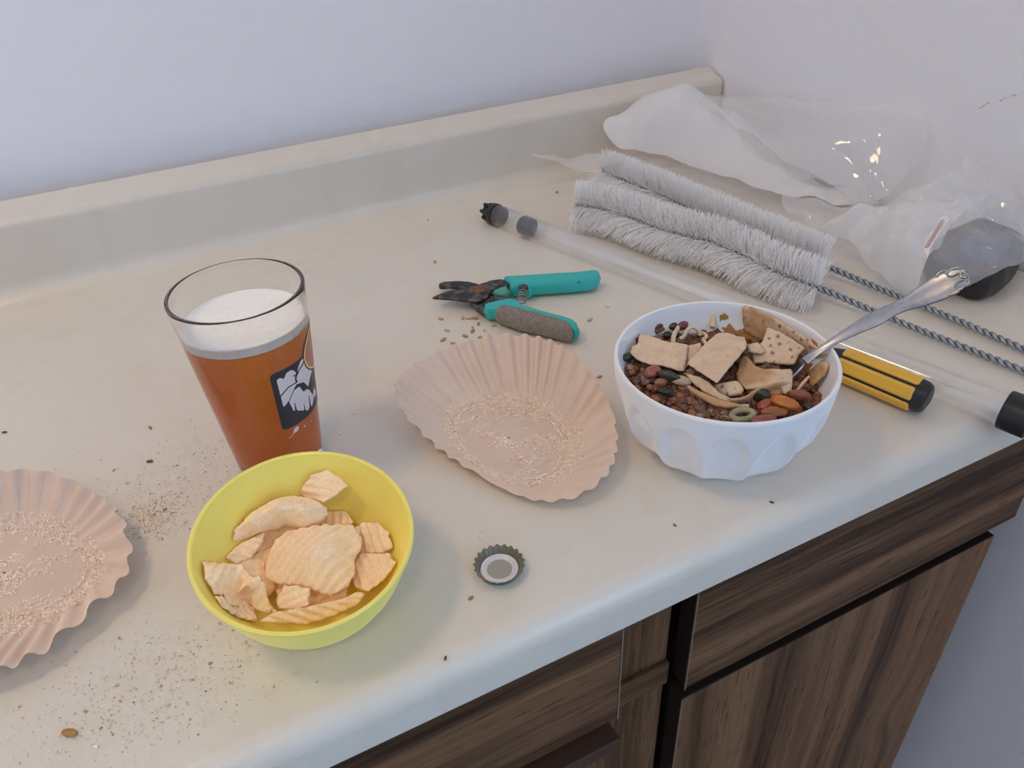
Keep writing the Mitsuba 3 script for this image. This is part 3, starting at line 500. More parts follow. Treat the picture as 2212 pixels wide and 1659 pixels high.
tortilla([(0.3604, 0.1016, 0.0680), (0.3686, 0.0993, 0.0690), (0.3678, 0.0891, 0.0670), (0.3640, 0.0892, 0.0650), (0.3582, 0.0968, 0.0650)], 'small tortilla fragment between the square chip and the spotted chip', 35, spots=False)
tortilla([(0.3072, 0.1035, 0.0640), (0.3177, 0.1157, 0.0670), (0.3235, 0.1219, 0.0680), (0.3334, 0.1212, 0.0680), (0.3299, 0.1127, 0.0670), (0.3176, 0.1066, 0.0650)], 'small tortilla chip partly under the square chip', 36, spots=False)
tortilla([(0.3019, 0.1533, 0.0680), (0.3044, 0.1492, 0.0690), (0.3110, 0.1316, 0.0700), (0.3171, 0.1232, 0.0710), (0.3209, 0.1188, 0.0710), (0.3107, 0.1072, 0.0690), (0.3023, 0.0983, 0.0660), (0.2977, 0.1013, 0.0670), (0.2930, 0.1064, 0.0680), (0.2900, 0.1132, 0.0670), (0.2856, 0.1182, 0.0660), (0.2820, 0.1286, 0.0660), (0.2821, 0.1366, 0.0670), (0.2881, 0.1421, 0.0680), (0.2921, 0.1419, 0.0680)], 'broad pale tortilla chip at the left of the white bowl', 37, spots=False)
tortilla([(0.3497, 0.0793, 0.0660), (0.3520, 0.0733, 0.0660), (0.3614, 0.0655, 0.0670), (0.3671, 0.0635, 0.0670), (0.3669, 0.0607, 0.0660), (0.3595, 0.0525, 0.0630), (0.3523, 0.0453, 0.0600), (0.3483, 0.0497, 0.0610), (0.3392, 0.0581, 0.0630), (0.3282, 0.0631, 0.0630), (0.3289, 0.0735, 0.0630), (0.3345, 0.0813, 0.0630), (0.3487, 0.0933, 0.0630), (0.3530, 0.0939, 0.0660), (0.3505, 0.0853, 0.0670)], 'curved tortilla chip in the middle, its left half soaked orange', 38, stain=((0.3411, 0.0811, 0.0620), .020), spots=False, inner=[(0.3400, 0.0686, 0.0640), (0.3471, 0.0629, 0.0650)])
tortilla([(0.3087, 0.0729, 0.0640), (0.3086, 0.0743, 0.0670), (0.3125, 0.0704, 0.0700), (0.3203, 0.0658, 0.0720), (0.3212, 0.0646, 0.0720), (0.3221, 0.0587, 0.0680), (0.3185, 0.0573, 0.0660), (0.3112, 0.0607, 0.0650), (0.3090, 0.0659, 0.0640)], 'small pale tortilla chip below the point of the square chip', 39)
tortilla([(0.2991, 0.0949, 0.0680), (0.3001, 0.0897, 0.0700), (0.3045, 0.0826, 0.0700), (0.3056, 0.0725, 0.0700), (0.3059, 0.0657, 0.0680), (0.3099, 0.0569, 0.0660), (0.3123, 0.0538, 0.0640), (0.3059, 0.0563, 0.0640), (0.3010, 0.0650, 0.0660), (0.2978, 0.0720, 0.0670), (0.2981, 0.0855, 0.0670)], 'narrow tortilla chip running below the square chip', 40, spots=False)
tortilla([(0.3050, 0.0605, 0.0670), (0.3103, 0.0532, 0.0690), (0.3150, 0.0493, 0.0720), (0.3219, 0.0489, 0.0750), (0.3320, 0.0479, 0.0750), (0.3464, 0.0461, 0.0740), (0.3503, 0.0451, 0.0740), (0.3479, 0.0468, 0.0700), (0.3348, 0.0496, 0.0680), (0.3241, 0.0507, 0.0670), (0.3141, 0.0524, 0.0650), (0.3082, 0.0570, 0.0650)], 'curled orange-edged tortilla chip above the dark green pepper', 41, stain=((0.3278, 0.0506, 0.0680), .020), spots=False)
tortilla([(0.2884, 0.0784, 0.0710), (0.2903, 0.0770, 0.0720), (0.2933, 0.0682, 0.0710), (0.3005, 0.0555, 0.0700), (0.3086, 0.0465, 0.0690), (0.3140, 0.0439, 0.0690), (0.3121, 0.0419, 0.0680), (0.2998, 0.0494, 0.0670), (0.2939, 0.0563, 0.0670), (0.2908, 0.0660, 0.0680), (0.2887, 0.0734, 0.0690)], 'orange-soaked tortilla chip nearest the front of the chili', 42, stain=((0.2946, 0.0577, 0.0700), .024), spots=False)
tortilla([(0.3479, 0.1216, 0.0700), (0.3550, 0.1178, 0.0710), (0.3578, 0.1120, 0.0720), (0.3569, 0.1088, 0.0720), (0.3602, 0.1043, 0.0730), (0.3556, 0.0969, 0.0730), (0.3502, 0.0912, 0.0740), (0.3238, 0.0758, 0.0770), (0.3007, 0.0621, 0.0790), (0.2995, 0.0634, 0.0790), (0.3017, 0.0814, 0.0760), (0.3032, 0.0973, 0.0730), (0.3093, 0.1018, 0.0730), (0.3303, 0.1133, 0.0710)], 'square pale tortilla chip lying on top in the middle of the chili', 43, spots=False)

# spoon standing in the chili
t = thing('spoon', 'ornate stainless steel spoon standing in the chili and leaning on the rim', 'spoon')
S0, S1 = np.array((0.3769, 0.0598, 0.0720)), np.array([.4640, .0262, .1470])
tip = np.array((0.4474, 0.0117, 0.1420)); S0 = np.array((0.3766, 0.0611, 0.0710)); mid1 = np.array((0.3959, 0.0569, 0.0835)); mid2 = np.array((0.4173, 0.0365, 0.1110))
path = curve3([S0, mid1, mid2, tip], 120)
tt = np.linspace(0, 1, 120)
wd = np.interp(tt, [0, .03, .08, .2, .33, .42, .48, .52, .60, .66, .74, .84, .92, .965, .99, 1], [.0030, .0032, .0026, .0029, .0044, .0058, .0066, .0064, .0050, .0056, .0078, .0095, .0090, .0072, .0045, .0022])
wd = np.convolve(np.pad(wd, 3, mode='edge'), np.ones(7) / 7, 'valid')
tan = np.gradient(path, axis=0); tan /= np.linalg.norm(tan, axis=1, keepdims=True)
toc = np.array([0, -.261, .3865]) - path.mean(0)
nrm = np.array([-.15, -.35, 1.0]); nrm = nrm - tan * (tan @ nrm)[:, None]; nrm /= np.linalg.norm(nrm, axis=1, keepdims=True); sid = np.cross(nrm, tan)
rows = []
for s_, h_ in [(-1, 0), (-.93, .85), (-.78, 1.1), (-.6, .6), (-.3, .75), (0, .8), (.3, .75), (.6, .6), (.78, 1.1), (.93, .85), (1, 0), (.8, -.7), (0, -.8), (-.8, -.7)]:
    k = np.interp(tt, [.55, .68], [0, 1]); hh = (1 - k) * math.copysign(math.sqrt(max(0, 1 - s_ * s_)) * .9 + .05, h_ if h_ else 1) * (1 if h_ else 0) + k * h_
    rows.append(path + sid * (s_ * wd)[:, None] + nrm * (hh * .0012)[:, None])
v, f = grid(np.array(rows).transpose(1, 0, 2), False)
v = np.vstack([v, path[0], path[-1]]); m_ = 14; j = np.arange(m_); k = (j + 1) % m_
f = np.vstack([f, np.stack([j * 0 + len(v) - 2, k, j], 1), np.stack([j * 0 + len(v) - 1, 119 * m_ + j, 119 * m_ + k], 1)])
obj(t + '__handle', (v, f), 'spoon_steel', 50, label='flat patterned steel handle with a scrolled end')
scr = []
fr0 = (path[-1], tan[-1], sid[-1], nrm[-1])
def onh(al, s_, n_=.0012): i = int(np.clip(al, 0, 1) * 119); return path[i] + sid[i] * s_ + nrm[i] * n_
for sg_ in (-1, 1):
    scr.append(tube([onh(.955 + .035 * math.cos(q), sg_ * (.0048 + .0022 * math.sin(q)), .0016) for q in np.linspace(0, 5.2, 18)], .0006, 6))
    scr.append(tube([onh(.90 + .028 * math.cos(q), sg_ * (.0078 + .0016 * math.sin(q)), .0014) for q in np.linspace(-1, 3.8, 16)], .0006, 6))
    scr.append(tube([onh(al, sg_ * np.interp(al, [.66, .74, .84, .92], [.0040, .0062, .0078, .0070]), .0013) for al in np.linspace(.66, .92, 24)], .00045, 6))
scr.append(tube([onh(.985 + .012 * math.cos(q), .0022 * math.sin(q), .0016) for q in np.linspace(0, 6.28, 18)], .0006, 6))
obj(t + '__scrollwork', join(scr), 'spoon_steel', 50)
bc_ = np.array((0.3688, 0.0716, 0.0540)); ax = S0 - bc_; ax /= np.linalg.norm(ax); sd = np.cross([0, 0, 1.0], ax); sd /= np.linalg.norm(sd); up_ = np.cross(ax, sd)
if up_[2] < 0: up_, sd = -up_, -sd
rows = []; q = np.linspace(0, 2 * np.pi, 48, endpoint=False); L_ = np.linalg.norm(S0 - bc_)
for rr_ in np.linspace(.02, 1, 12):
    x = L_ * rr_ * np.cos(q) * np.where(np.cos(q) > 0, 1, .8); y = .0155 * rr_ * np.sin(q) * (1 - .22 * np.cos(q) * (np.cos(q) > 0))
    rows.append(bc_ + x[:, None] * ax + y[:, None] * sd + (-.0065 * (1 - rr_ ** 2))[..., None] * up_ if False else bc_ + x[:, None] * ax + y[:, None] * sd + (-.0065 * (1 - rr_ ** 2)) * up_)
for rr_ in np.linspace(1, .02, 12):
    x = L_ * rr_ * np.cos(q) * np.where(np.cos(q) > 0, 1, .8); y = .0155 * rr_ * np.sin(q) * (1 - .22 * np.cos(q) * (np.cos(q) > 0))
    rows.append(bc_ + x[:, None] * ax + y[:, None] * sd + (-.0012 - .0065 * (1 - rr_ ** 2)) * up_)
obj(t + '__bowl', grid(np.array(rows), False), 'spoon_steel', 50)

# ---------------------------------------------------------------- coffee filters
def pleats(rim, base, n_pl, amp, seed, smooth_at=()):
    N, Mw = 900, 22; rm_ = loop3(rim, N); bs = loop3(base, N)
    d2 = ((bs[:, None, :2] - rm_[None, :1, :2]) ** 2).sum(-1)[:, 0]; bs = np.roll(bs, -int(np.argmin(d2)), 0)
    s = np.arange(N) / N; rows = []; c = bs.mean(0)
    ph = 2 * np.pi * (n_pl * s + .35 * np.sin(2 * np.pi * 3 * s + seed) + .2 * np.sin(2 * np.pi * 7 * s))
    wv = np.sin(ph); wv = np.sign(wv) * np.abs(wv) ** .8
    loc_a = amp * (.65 + .7 * meshkit.noise(np.stack([s * 14, 0 * s, 0 * s + seed], 1)))
    for s0, w, k in smooth_at: dd = np.abs((s - s0 + .5) % 1 - .5); loc_a = loc_a * (1 - k * np.exp(-(dd / w) ** 2))
    out = rm_ - bs; tang = np.roll(rm_, -4, 0) - np.roll(rm_, 4, 0); nn = np.cross(tang, out); nn /= np.linalg.norm(nn, axis=1, keepdims=True)
    nn *= np.sign(nn[:, 2:] + 1e-9)
    ring0 = np.linspace(.02, 1, 14)
    for q in ring0:
        p = c + (bs - c) * q; p[:, 2] = .0011 + .0016 * (meshkit.fbm(np.column_stack([p[:, :2] * 70, np.full(N, seed)]), 3, seed) - .3).clip(0) * (1 if q < .98 else .5); rows.append(p)
    for k in range(1, Mw + 1):
        q = k / Mw; p = bs + out * q; p[:, 2] = bs[:, 2] + (rm_[:, 2] - bs[:, 2]) * (q ** 1.25) + .0006
        p = p + nn * (loc_a * wv * q ** .75)[:, None] + .0016 * q * (meshkit.fbm(p * 60, 2, seed + 3)[:, None] - .5) * nn
        p = p + out / np.linalg.norm(out, axis=1, keepdims=True) * (.0016 * (np.abs(np.sin(ph / 2)) - .5) * (q > .99))[:, None]
        p[:, 2] = np.maximum(p[:, 2], .0008); rows.append(p)
    return np.array(rows), bs, c
def flour(key, label, rows, bs, c, seed, n, rim_q, cover):
    """loose meal caught at the foot of the pleats: thousands of flakes"""
    g = np.random.default_rng(seed); N = rows.shape[1]; vs, fs, cs = [], [], []
    k = 0
    for _ in range(n * 3):
        if k >= n: break
        i = g.integers(N); s = i / N
        if g.random() < rim_q: row = 13 + g.normal(.4, 1.7) + (abs(g.normal(0, 5.0)) if g.random() < cover(s, 1) else 0)
        else: row = g.uniform(1, 13)
        row = int(np.clip(row, 0, 20)); p = rows[row, i]
        wgt = cover(s, 0)
        if g.random() > wgt and row > 4: continue
        if row < 12 and meshkit.fbm(np.array([[p[0] * 60, p[1] * 130, seed]]), 3)[0] < .50: continue
        r = g.uniform(.00035, .00085); o = g.normal(0, .0009, 3); b = p + [o[0], o[1], .0004 + abs(o[2]) * .5]
        e = g.normal(size=(4, 3)); e /= np.linalg.norm(e, axis=1, keepdims=True)
        vs.append(b + e * r); fs.append(np.array([[0, 1, 2], [0, 2, 3], [0, 3, 1], [1, 3, 2]]) + 4 * k)
        col = np.array([[.92, .82, .68], [.95, .90, .80], [.80, .66, .50], [.97, .95, .92], [.40, .28, .19]][g.choice(5, p=[.36, .3, .15, .16, .03])]); cs.append(np.tile(col, (4, 1))); k += 1
    obj(thing(key, label, 'meal'), (np.vstack(vs), np.vstack(fs)), 'vcol', False, color=np.vstack(cs)); tag(list(used)[0]) if False else None
rimA = [(0.1283, 0.2247, 0.0360), (0.1568, 0.2467, 0.0370), (0.1993, 0.2560, 0.0360), (0.2436, 0.2504, 0.0330), (0.2704, 0.2225, 0.0300), (0.2749, 0.1834, 0.0260), (0.2707, 0.1477, 0.0220), (0.2574, 0.1140, 0.0200), (0.2460, 0.0962, 0.0180), (0.2270, 0.0813, 0.0140), (0.2058, 0.0767, 0.0110), (0.1861, 0.0836, 0.0080), (0.1676, 0.1030, 0.0070), (0.1530, 0.1322, 0.0090), (0.1405, 0.1611, 0.0130), (0.1300, 0.1871, 0.0220), (0.1254, 0.2037, 0.0300)]
baseA = [(0.1641, 0.2057, 0.0015), (0.1799, 0.2189, 0.0015), (0.1994, 0.2162, 0.0015), (0.2180, 0.2070, 0.0015), (0.2313, 0.1879, 0.0015), (0.2360, 0.1659, 0.0015), (0.2329, 0.1446, 0.0015), (0.2233, 0.1253, 0.0015), (0.2083, 0.1133, 0.0015), (0.1901, 0.1112, 0.0015), (0.1742, 0.1201, 0.0015), (0.1629, 0.1389, 0.0015), (0.1570, 0.1629, 0.0015), (0.1575, 0.1876, 0.0015)]
rows, bs, c = pleats(rimA, baseA, 34, .0027, 1, ((.76, .13, .9), (.93, .06, .5)))
t = thing('coffee_filter', 'tan pleated paper coffee filter between the yellow bowl and the white bowl', 'coffee filter')
obj(t, grid(rows, False), 'filter_paper', True)
flour('milled_grain', 'pale milled grain left in the coffee filter between the two bowls', rows, bs, c, 3, 13000, .66, lambda s, w: (.55 * math.exp(-((s - .52) / .08) ** 2) if w else (1.0 if s < .66 or s > .95 else .35)))
labels['milled_grain']['kind'] = 'stuff'
rimB = [(-0.1434, 0.2653, 0.0380), (-0.1160, 0.2544, 0.0340), (-0.0948, 0.2323, 0.0280), (-0.0805, 0.2095, 0.0240), (-0.0750, 0.1888, 0.0210), (-0.0738, 0.1671, 0.0190), (-0.0761, 0.1532, 0.0180), (-0.0839, 0.1409, 0.0170), (-0.0990, 0.1310, 0.0160), (-0.1223, 0.1150, 0.0150), (-0.1478, 0.1089, 0.0160), (-0.1793, 0.1141, 0.0220), (-0.2218, 0.1521, 0.0240), (-0.2488, 0.2128, 0.0300), (-0.2460, 0.2697, 0.0360), (-0.1986, 0.2780, 0.0400)]
baseB = [(-0.1082, 0.2070, 0.0015), (-0.1006, 0.1866, 0.0015), (-0.1025, 0.1721, 0.0015), (-0.1115, 0.1621, 0.0015), (-0.1262, 0.1568, 0.0015), (-0.1468, 0.1594, 0.0015), (-0.1700, 0.1720, 0.0015), (-0.1917, 0.1959, 0.0015), (-0.2041, 0.2215, 0.0015), (-0.2034, 0.2434, 0.0015), (-0.1878, 0.2536, 0.0015), (-0.1653, 0.2534, 0.0015), (-0.1392, 0.2414, 0.0015), (-0.1206, 0.2245, 0.0015)]
rows, bs, c = pleats(rimB, baseB, 32, .0026, 4, ((.75, .12, .6),))
t = thing('coffee_filter', 'tan pleated paper coffee filter cut off by the left edge of the photo', 'coffee filter')
obj(t, grid(rows, False), 'filter_paper', True)
flour('milled_grain', 'pale milled grain left in the coffee filter at the left edge', rows, bs, c, 7, 15000, .60, lambda s, w: (.6 if w else 1.0))
labels['milled_grain_001']['kind'] = 'stuff'

# ---------------------------------------------------------------- bottle cap
CX, CY = .1315, .0524
t = thing('bottle_cap', 'green crown bottle cap lying upside down with its white liner showing', 'bottle cap')
n = 252; a = np.arange(n) * 2 * np.pi / n; w21 = np.cos(21 * a)
rows = []
for r, z, k in ((.001, .0001, 0), (.009, .0001, 0), (.0120, .0003, 0), (.0130, .0012, .02), (.0136, .0026, .25), (.0143, .0042, .6), (.0153, .0056, 1), (.0158, .0062, 1), (.0156, .0064, 1), (.0150, .0057, 1), (.0140, .0043, .6), (.0132, .0027, .25), (.0126, .0014, 0), (.0117, .0007, 0), (.009, .0005, 0), (.001, .0005, 0)):
    rr_ = r + .00055 * w21 * k; zz = z + .0004 * w21 * k; rows.append(np.stack([CX + rr_ * np.cos(a), CY + rr_ * np.sin(a), zz], 1))
rows = np.array(rows)
v, f = grid(rows, False)
outer = np.zeros((rows.shape[0], n), bool); outer[:8] = True
col = np.where(outer.reshape(-1, 1), np.array([.012, .075, .075]), np.array([.145, .135, .095]))
obj(t + '__crown', (v, f), 'vcol_wet', True, color=col)
lp = [(.0001, .0009), (.0078, .0009), (.0083, .0012), (.0086, .0019), (.0092, .0022), (.0099, .0017), (.0106, .0017), (.0113, .0022), (.0119, .0021), (.0122, .0012), (.0120, .0007)]
obj(t + '__liner', lathe(lp, 96, (CX, CY)), mat('liner_white', (.62, .61, .64), .25, .5), 40, label='white plastic liner ring')
obj(t + '__liner_disc', lathe([(.0001, .00115), (.0079, .00115), (.0081, .0009)], 96, (CX, CY)), mat('liner_grey', (.33, .30, .26), .35, .5), 40)

# ---------------------------------------------------------------- pruning shears
t = thing('pruning_shears', 'pruning shears with teal handles and dark blades, lying open', 'pruning shears')
zb = .011
blade = [(0.2196, 0.3823, 0.0120), (0.2308, 0.3853, 0.0120), (0.2430, 0.3853, 0.0120), (0.2541, 0.3823, 0.0120), (0.2623, 0.3779, 0.0120), (0.2714, 0.3827, 0.0120), (0.2836, 0.3840, 0.0120), (0.2950, 0.3811, 0.0120), (0.2989, 0.3690, 0.0120), (0.2946, 0.3628, 0.0120), (0.2855, 0.3666, 0.0120), (0.2774, 0.3640, 0.0120), (0.2677, 0.3554, 0.0120), (0.2616, 0.3519, 0.0120), (0.2543, 0.3530, 0.0120), (0.2471, 0.3589, 0.0120), (0.2328, 0.3718, 0.0120)]
obj(t + '__cutting_blade', slab(blade, .0098, .0132, .0016, .0012), 'blade_steel', 50)
hook = [(0.2392, 0.4117, 0.0090), (0.2450, 0.4121, 0.0090), (0.2586, 0.4059, 0.0090), (0.2670, 0.3988, 0.0090), (0.2739, 0.3886, 0.0090), (0.2768, 0.3775, 0.0090), (0.2775, 0.3634, 0.0090), (0.2743, 0.3509, 0.0090), (0.2647, 0.3402, 0.0090), (0.2532, 0.3323, 0.0090), (0.2510, 0.3438, 0.0090), (0.2497, 0.3585, 0.0090), (0.2550, 0.3685, 0.0090), (0.2616, 0.3767, 0.0090), (0.2605, 0.3844, 0.0090), (0.2530, 0.3932, 0.0090), (0.2445, 0.3998, 0.0090), (0.2362, 0.4033, 0.0090)]
obj(t + '__hook_blade', slab(hook, .0058, .0097, .0014, .0012), 'blade_steel', 50)
pc = np.array((0.2668, 0.3710, 0.0135))
obj(t + '__pivot_bolt', lathe([(.0001, .0162), (.0030, .0160), (.0034, .0156), (.0046, .0153), (.0062, .0145), (.0068, .0134), (.0068, .0128)], 40, pc[:2]), 'rusty_steel', 35, label='rusty round pivot bolt')
h1 = [(0.2946, 0.3801, 0.0140), (0.2993, 0.3800, 0.0150), (0.3135, 0.3732, 0.0150), (0.3329, 0.3650, 0.0150), (0.3617, 0.3521, 0.0150), (0.3819, 0.3451, 0.0150), (0.3851, 0.3412, 0.0140), (0.3831, 0.3342, 0.0110), (0.3757, 0.3269, 0.0090), (0.3644, 0.3262, 0.0080), (0.3449, 0.3335, 0.0080), (0.3257, 0.3414, 0.0080), (0.3128, 0.3467, 0.0080), (0.3077, 0.3420, 0.0080), (0.3048, 0.3447, 0.0080), (0.3037, 0.3525, 0.0090), (0.2957, 0.3537, 0.0090), (0.2931, 0.3589, 0.0090), (0.2960, 0.3665, 0.0140)]
o = obj(t + '__handle', slab(h1, .0028, .0172, .005, .0018), 'teal_plastic', 60, label='teal handle lying towards the backsplash')
hp = np.array((0.3534, 0.3282, 0.0172)); obj(o + '__hole', lathe([(.0001, .0173), (.0011, .0173), (.0013, .0170)], 20, hp[:2]), 'dark_plastic', False)
sh = np.array((0.3031, 0.3481, 0.0160)); obj(o + '__spring_seat', lathe([(.0001, .0175), (.0040, .0175), (.0045, .0168), (.0045, .0150)], 24, sh[:2]), 'dark_plastic', 40)
h2 = [(0.2560, 0.3402, 0.0110), (0.2621, 0.3409, 0.0140), (0.2808, 0.3384, 0.0150), (0.2865, 0.3340, 0.0150), (0.2896, 0.3244, 0.0140), (0.2876, 0.3206, 0.0140), (0.2982, 0.3013, 0.0150), (0.3101, 0.2832, 0.0150), (0.3152, 0.2730, 0.0140), (0.3153, 0.2634, 0.0120), (0.3113, 0.2548, 0.0090), (0.3067, 0.2529, 0.0070), (0.3020, 0.2616, 0.0060), (0.2879, 0.2828, 0.0060), (0.2748, 0.2991, 0.0060), (0.2665, 0.3149, 0.0060), (0.2593, 0.3247, 0.0070), (0.2527, 0.3285, 0.0080), (0.2539, 0.3364, 0.0090)]
o = obj(t + '__handle', slab(h2, .0026, .0172, .005, .0018), 'teal_plastic', 60, label='teal handle with the grey grip, nearer the coffee filter')
gp = [(0.2575, 0.3201, 0.0172), (0.2636, 0.3255, 0.0172), (0.2687, 0.3270, 0.0172), (0.2742, 0.3226, 0.0172), (0.2879, 0.3026, 0.0172), (0.2995, 0.2837, 0.0172), (0.3068, 0.2697, 0.0172), (0.3076, 0.2623, 0.0172), (0.3036, 0.2533, 0.0172), (0.3032, 0.2528, 0.0095), (0.2975, 0.2574, 0.0095), (0.2846, 0.2765, 0.0095), (0.2716, 0.2926, 0.0095), (0.2640, 0.3074, 0.0095), (0.2575, 0.3201, 0.0095)]
gd = np.array(gp[6]) - np.array(gp[3]); gd = gd[:2] / np.linalg.norm(gd[:2])
obj(o + '__grip', slab(gp, .0030, .0196, .0042, .0013, lambda P, D, top: np.where(top > 0, -.0009 * (np.cos((P @ gd) * 2 * np.pi / .0048) > .55) * np.clip(D / .003, 0, 1), 0)), 'grip_rubber', 50, label='grey ribbed rubber grip')
ck = [(0.2779, 0.3639, 0.0110), (0.2863, 0.3658, 0.0110), (0.2938, 0.3647, 0.0110), (0.2894, 0.3509, 0.0110), (0.2838, 0.3492, 0.0110), (0.2771, 0.3551, 0.0110), (0.2749, 0.3613, 0.0110)]
obj(t + '__safety_catch', slab(ck, .0085, .0140, .003, .0015), 'catch_plastic', 50, label='translucent green safety catch')
sk = np.array((0.2689, 0.3462, 0.0120)); obj(t + '__stop_stud', lathe([(.0001, .0135), (.0032, .0132), (.0038, .0120), (.0038, .0080)], 24, sk[:2]), 'black_plastic', 40)
s0, s1 = np.array((0.3051, 0.3522, 0.0130)), np.array((0.2917, 0.3314, 0.0115)); d_ = s1 - s0; L_ = np.linalg.norm(d_); d_ /= L_; s0 = s0 + d_ * .001; e1 = np.cross(d_, [0, 0, 1.0]); e1 /= np.linalg.norm(e1); e2 = np.cross(d_, e1)
q = np.linspace(0, 1, 160); obj(t + '__spring', tube([s0 + d_ * L_ * k + .0042 * (math.cos(k * 33) * e1 + math.sin(k * 33) * e2) for k in q], .00055, 6), 'spring_steel', 60)

# ---------------------------------------------------------------- racking tube (clear siphon)
TA, TB = np.array([.3597, .5270, .0127]), np.array([.5330, -.0195, .0127]); td = (TB - TA) / np.linalg.norm(TB - TA); TL = np.linalg.norm(TB - TA)
t = thing('racking_tube', 'long clear plastic racking tube with black end caps, lying behind the white bowl', 'siphon tube')
s = np.linspace(.004, TL - .012, 40)
obj(t + '__outer_tube', axis_lathe([(k, .0124) for k in s], TA, TB, 40), 'clear_plastic', True)
obj(t + '__tube_bore', axis_lathe([(k, .0110) for k in s], TA, TB, 40), 'clear_plastic', True)
pl = .052
ci = TA + np.array([0, 0, -.006])
obj(t + '__inner_tube', axis_lathe([(k, .0048) for k in np.linspace(pl + .008, TL - .02, 40)], TA, TB, 24), 'clear_plastic', True)
obj(t + '__plunger', axis_lathe([(pl - .008, .0001), (pl - .008, .0098), (pl - .0065, .0108), (pl + .005, .0108), (pl + .0065, .0100), (pl + .0085, .0066), (pl + .0085, .0001)], TA, TB, 32), 'dark_plastic', 40, label='dark plunger inside the clear tube')
obj(t + '__foot_cap', join([axis_lathe([(-.016, .0001), (-.016, .0075), (-.006, .0078), (-.0055, .0120), (-.001, .0124), (.001, .0124), (.0015, .0112), (.010, .0112), (.010, .0001)], TA, TB, 36)] +
    [hull([TA + td * -.016 + (np.cross(td, [0, 0, 1.0]) * math.cos(q) + np.array([0, 0, 1.0]) * math.sin(q)) * .0085, TA + td * -.004 + (np.cross(td, [0, 0, 1.0]) * math.cos(q) + np.array([0, 0, 1.0]) * math.sin(q)) * .0105], .0022) for q in np.arange(6) * np.pi / 3 + .3]), 'black_plastic', 40, label='finned black cap at the far end')
obj(t + '__collar_cap', axis_lathe([(TL - .020, .0126), (TL - .020, .0145), (TL - .019, .0152), (TL - .001, .0152), (TL, .0135), (TL + .002, .0125), (TL + .014, .0125), (TL + .015, .011), (TL + .015, .0001)], TA, TB, 40), 'black_plastic', 40, label='black collar at the near end')

# ---------------------------------------------------------------- screwdriver
A0, A1 = np.array([.4600, .1250, .0150]), np.array([.4872, .0335, .0145]); sd_ = (A1 - A0) / np.linalg.norm(A1 - A0); SL = np.linalg.norm(A1 - A0)
t = thing('screwdriver', 'yellow and black handled screwdriver lying behind the white bowl', 'screwdriver')
cross = [.0135, .0140]
nn_ = 72; q = np.arange(nn_) * 2 * np.pi / nn_
e1 = np.cross(sd_, [0, 0, 1.0]); e1 /= np.linalg.norm(e1); e2 = np.cross(e1, sd_)
def sdr(prof, hexk):
    rows = []
    for k, r in prof: rr_ = r * (1 - hexk * (1 - np.abs(np.cos(3 * (q + .2))) ) ); rows.append(A0 + sd_ * k + (rr_ * np.cos(q))[:, None] * e1 + (rr_ * np.sin(q))[:, None] * e2)
    return grid(np.array(rows), False)
obj(t + '__handle', sdr([(-.006, .0001), (-.006, .0070), (0, .0075), (.006, .0085), (.014, .0096), (.022, .0116), (.028, .0126), (SL - .010, .0132), (SL - .004, .0126), (SL - .001, .0108), (SL, .008), (SL, .0001)], .05), 'black_plastic', 40)
for k in range(6):
    ang = k * np.pi / 3 + .5; uu = math.cos(ang) * e1 + math.sin(ang) * e2; ww = np.cross(sd_, uu)
    base = lambda l, w_: A0 + sd_ * l + ww * w_ + uu * .0116
    obj(t + '__grip_panel', hull([base(.027, -.0030), base(.027, .0030), base(SL - .011, -.0032), base(SL - .011, .0032)], .0023), 'handle_yellow', 45, label='yellow grip panel of the screwdriver' if k == 0 else None)
obj(t + '__shaft', axis_lathe([(0, .0001), (0, .0032), (.055, .0032), (.075, .0031), (.078, .0020), (.078, .0001)], A0 + sd_ * -.004, A0 + sd_ * -1.0 + np.array([0, 0, .0]), 20), 'spring_steel', 40)

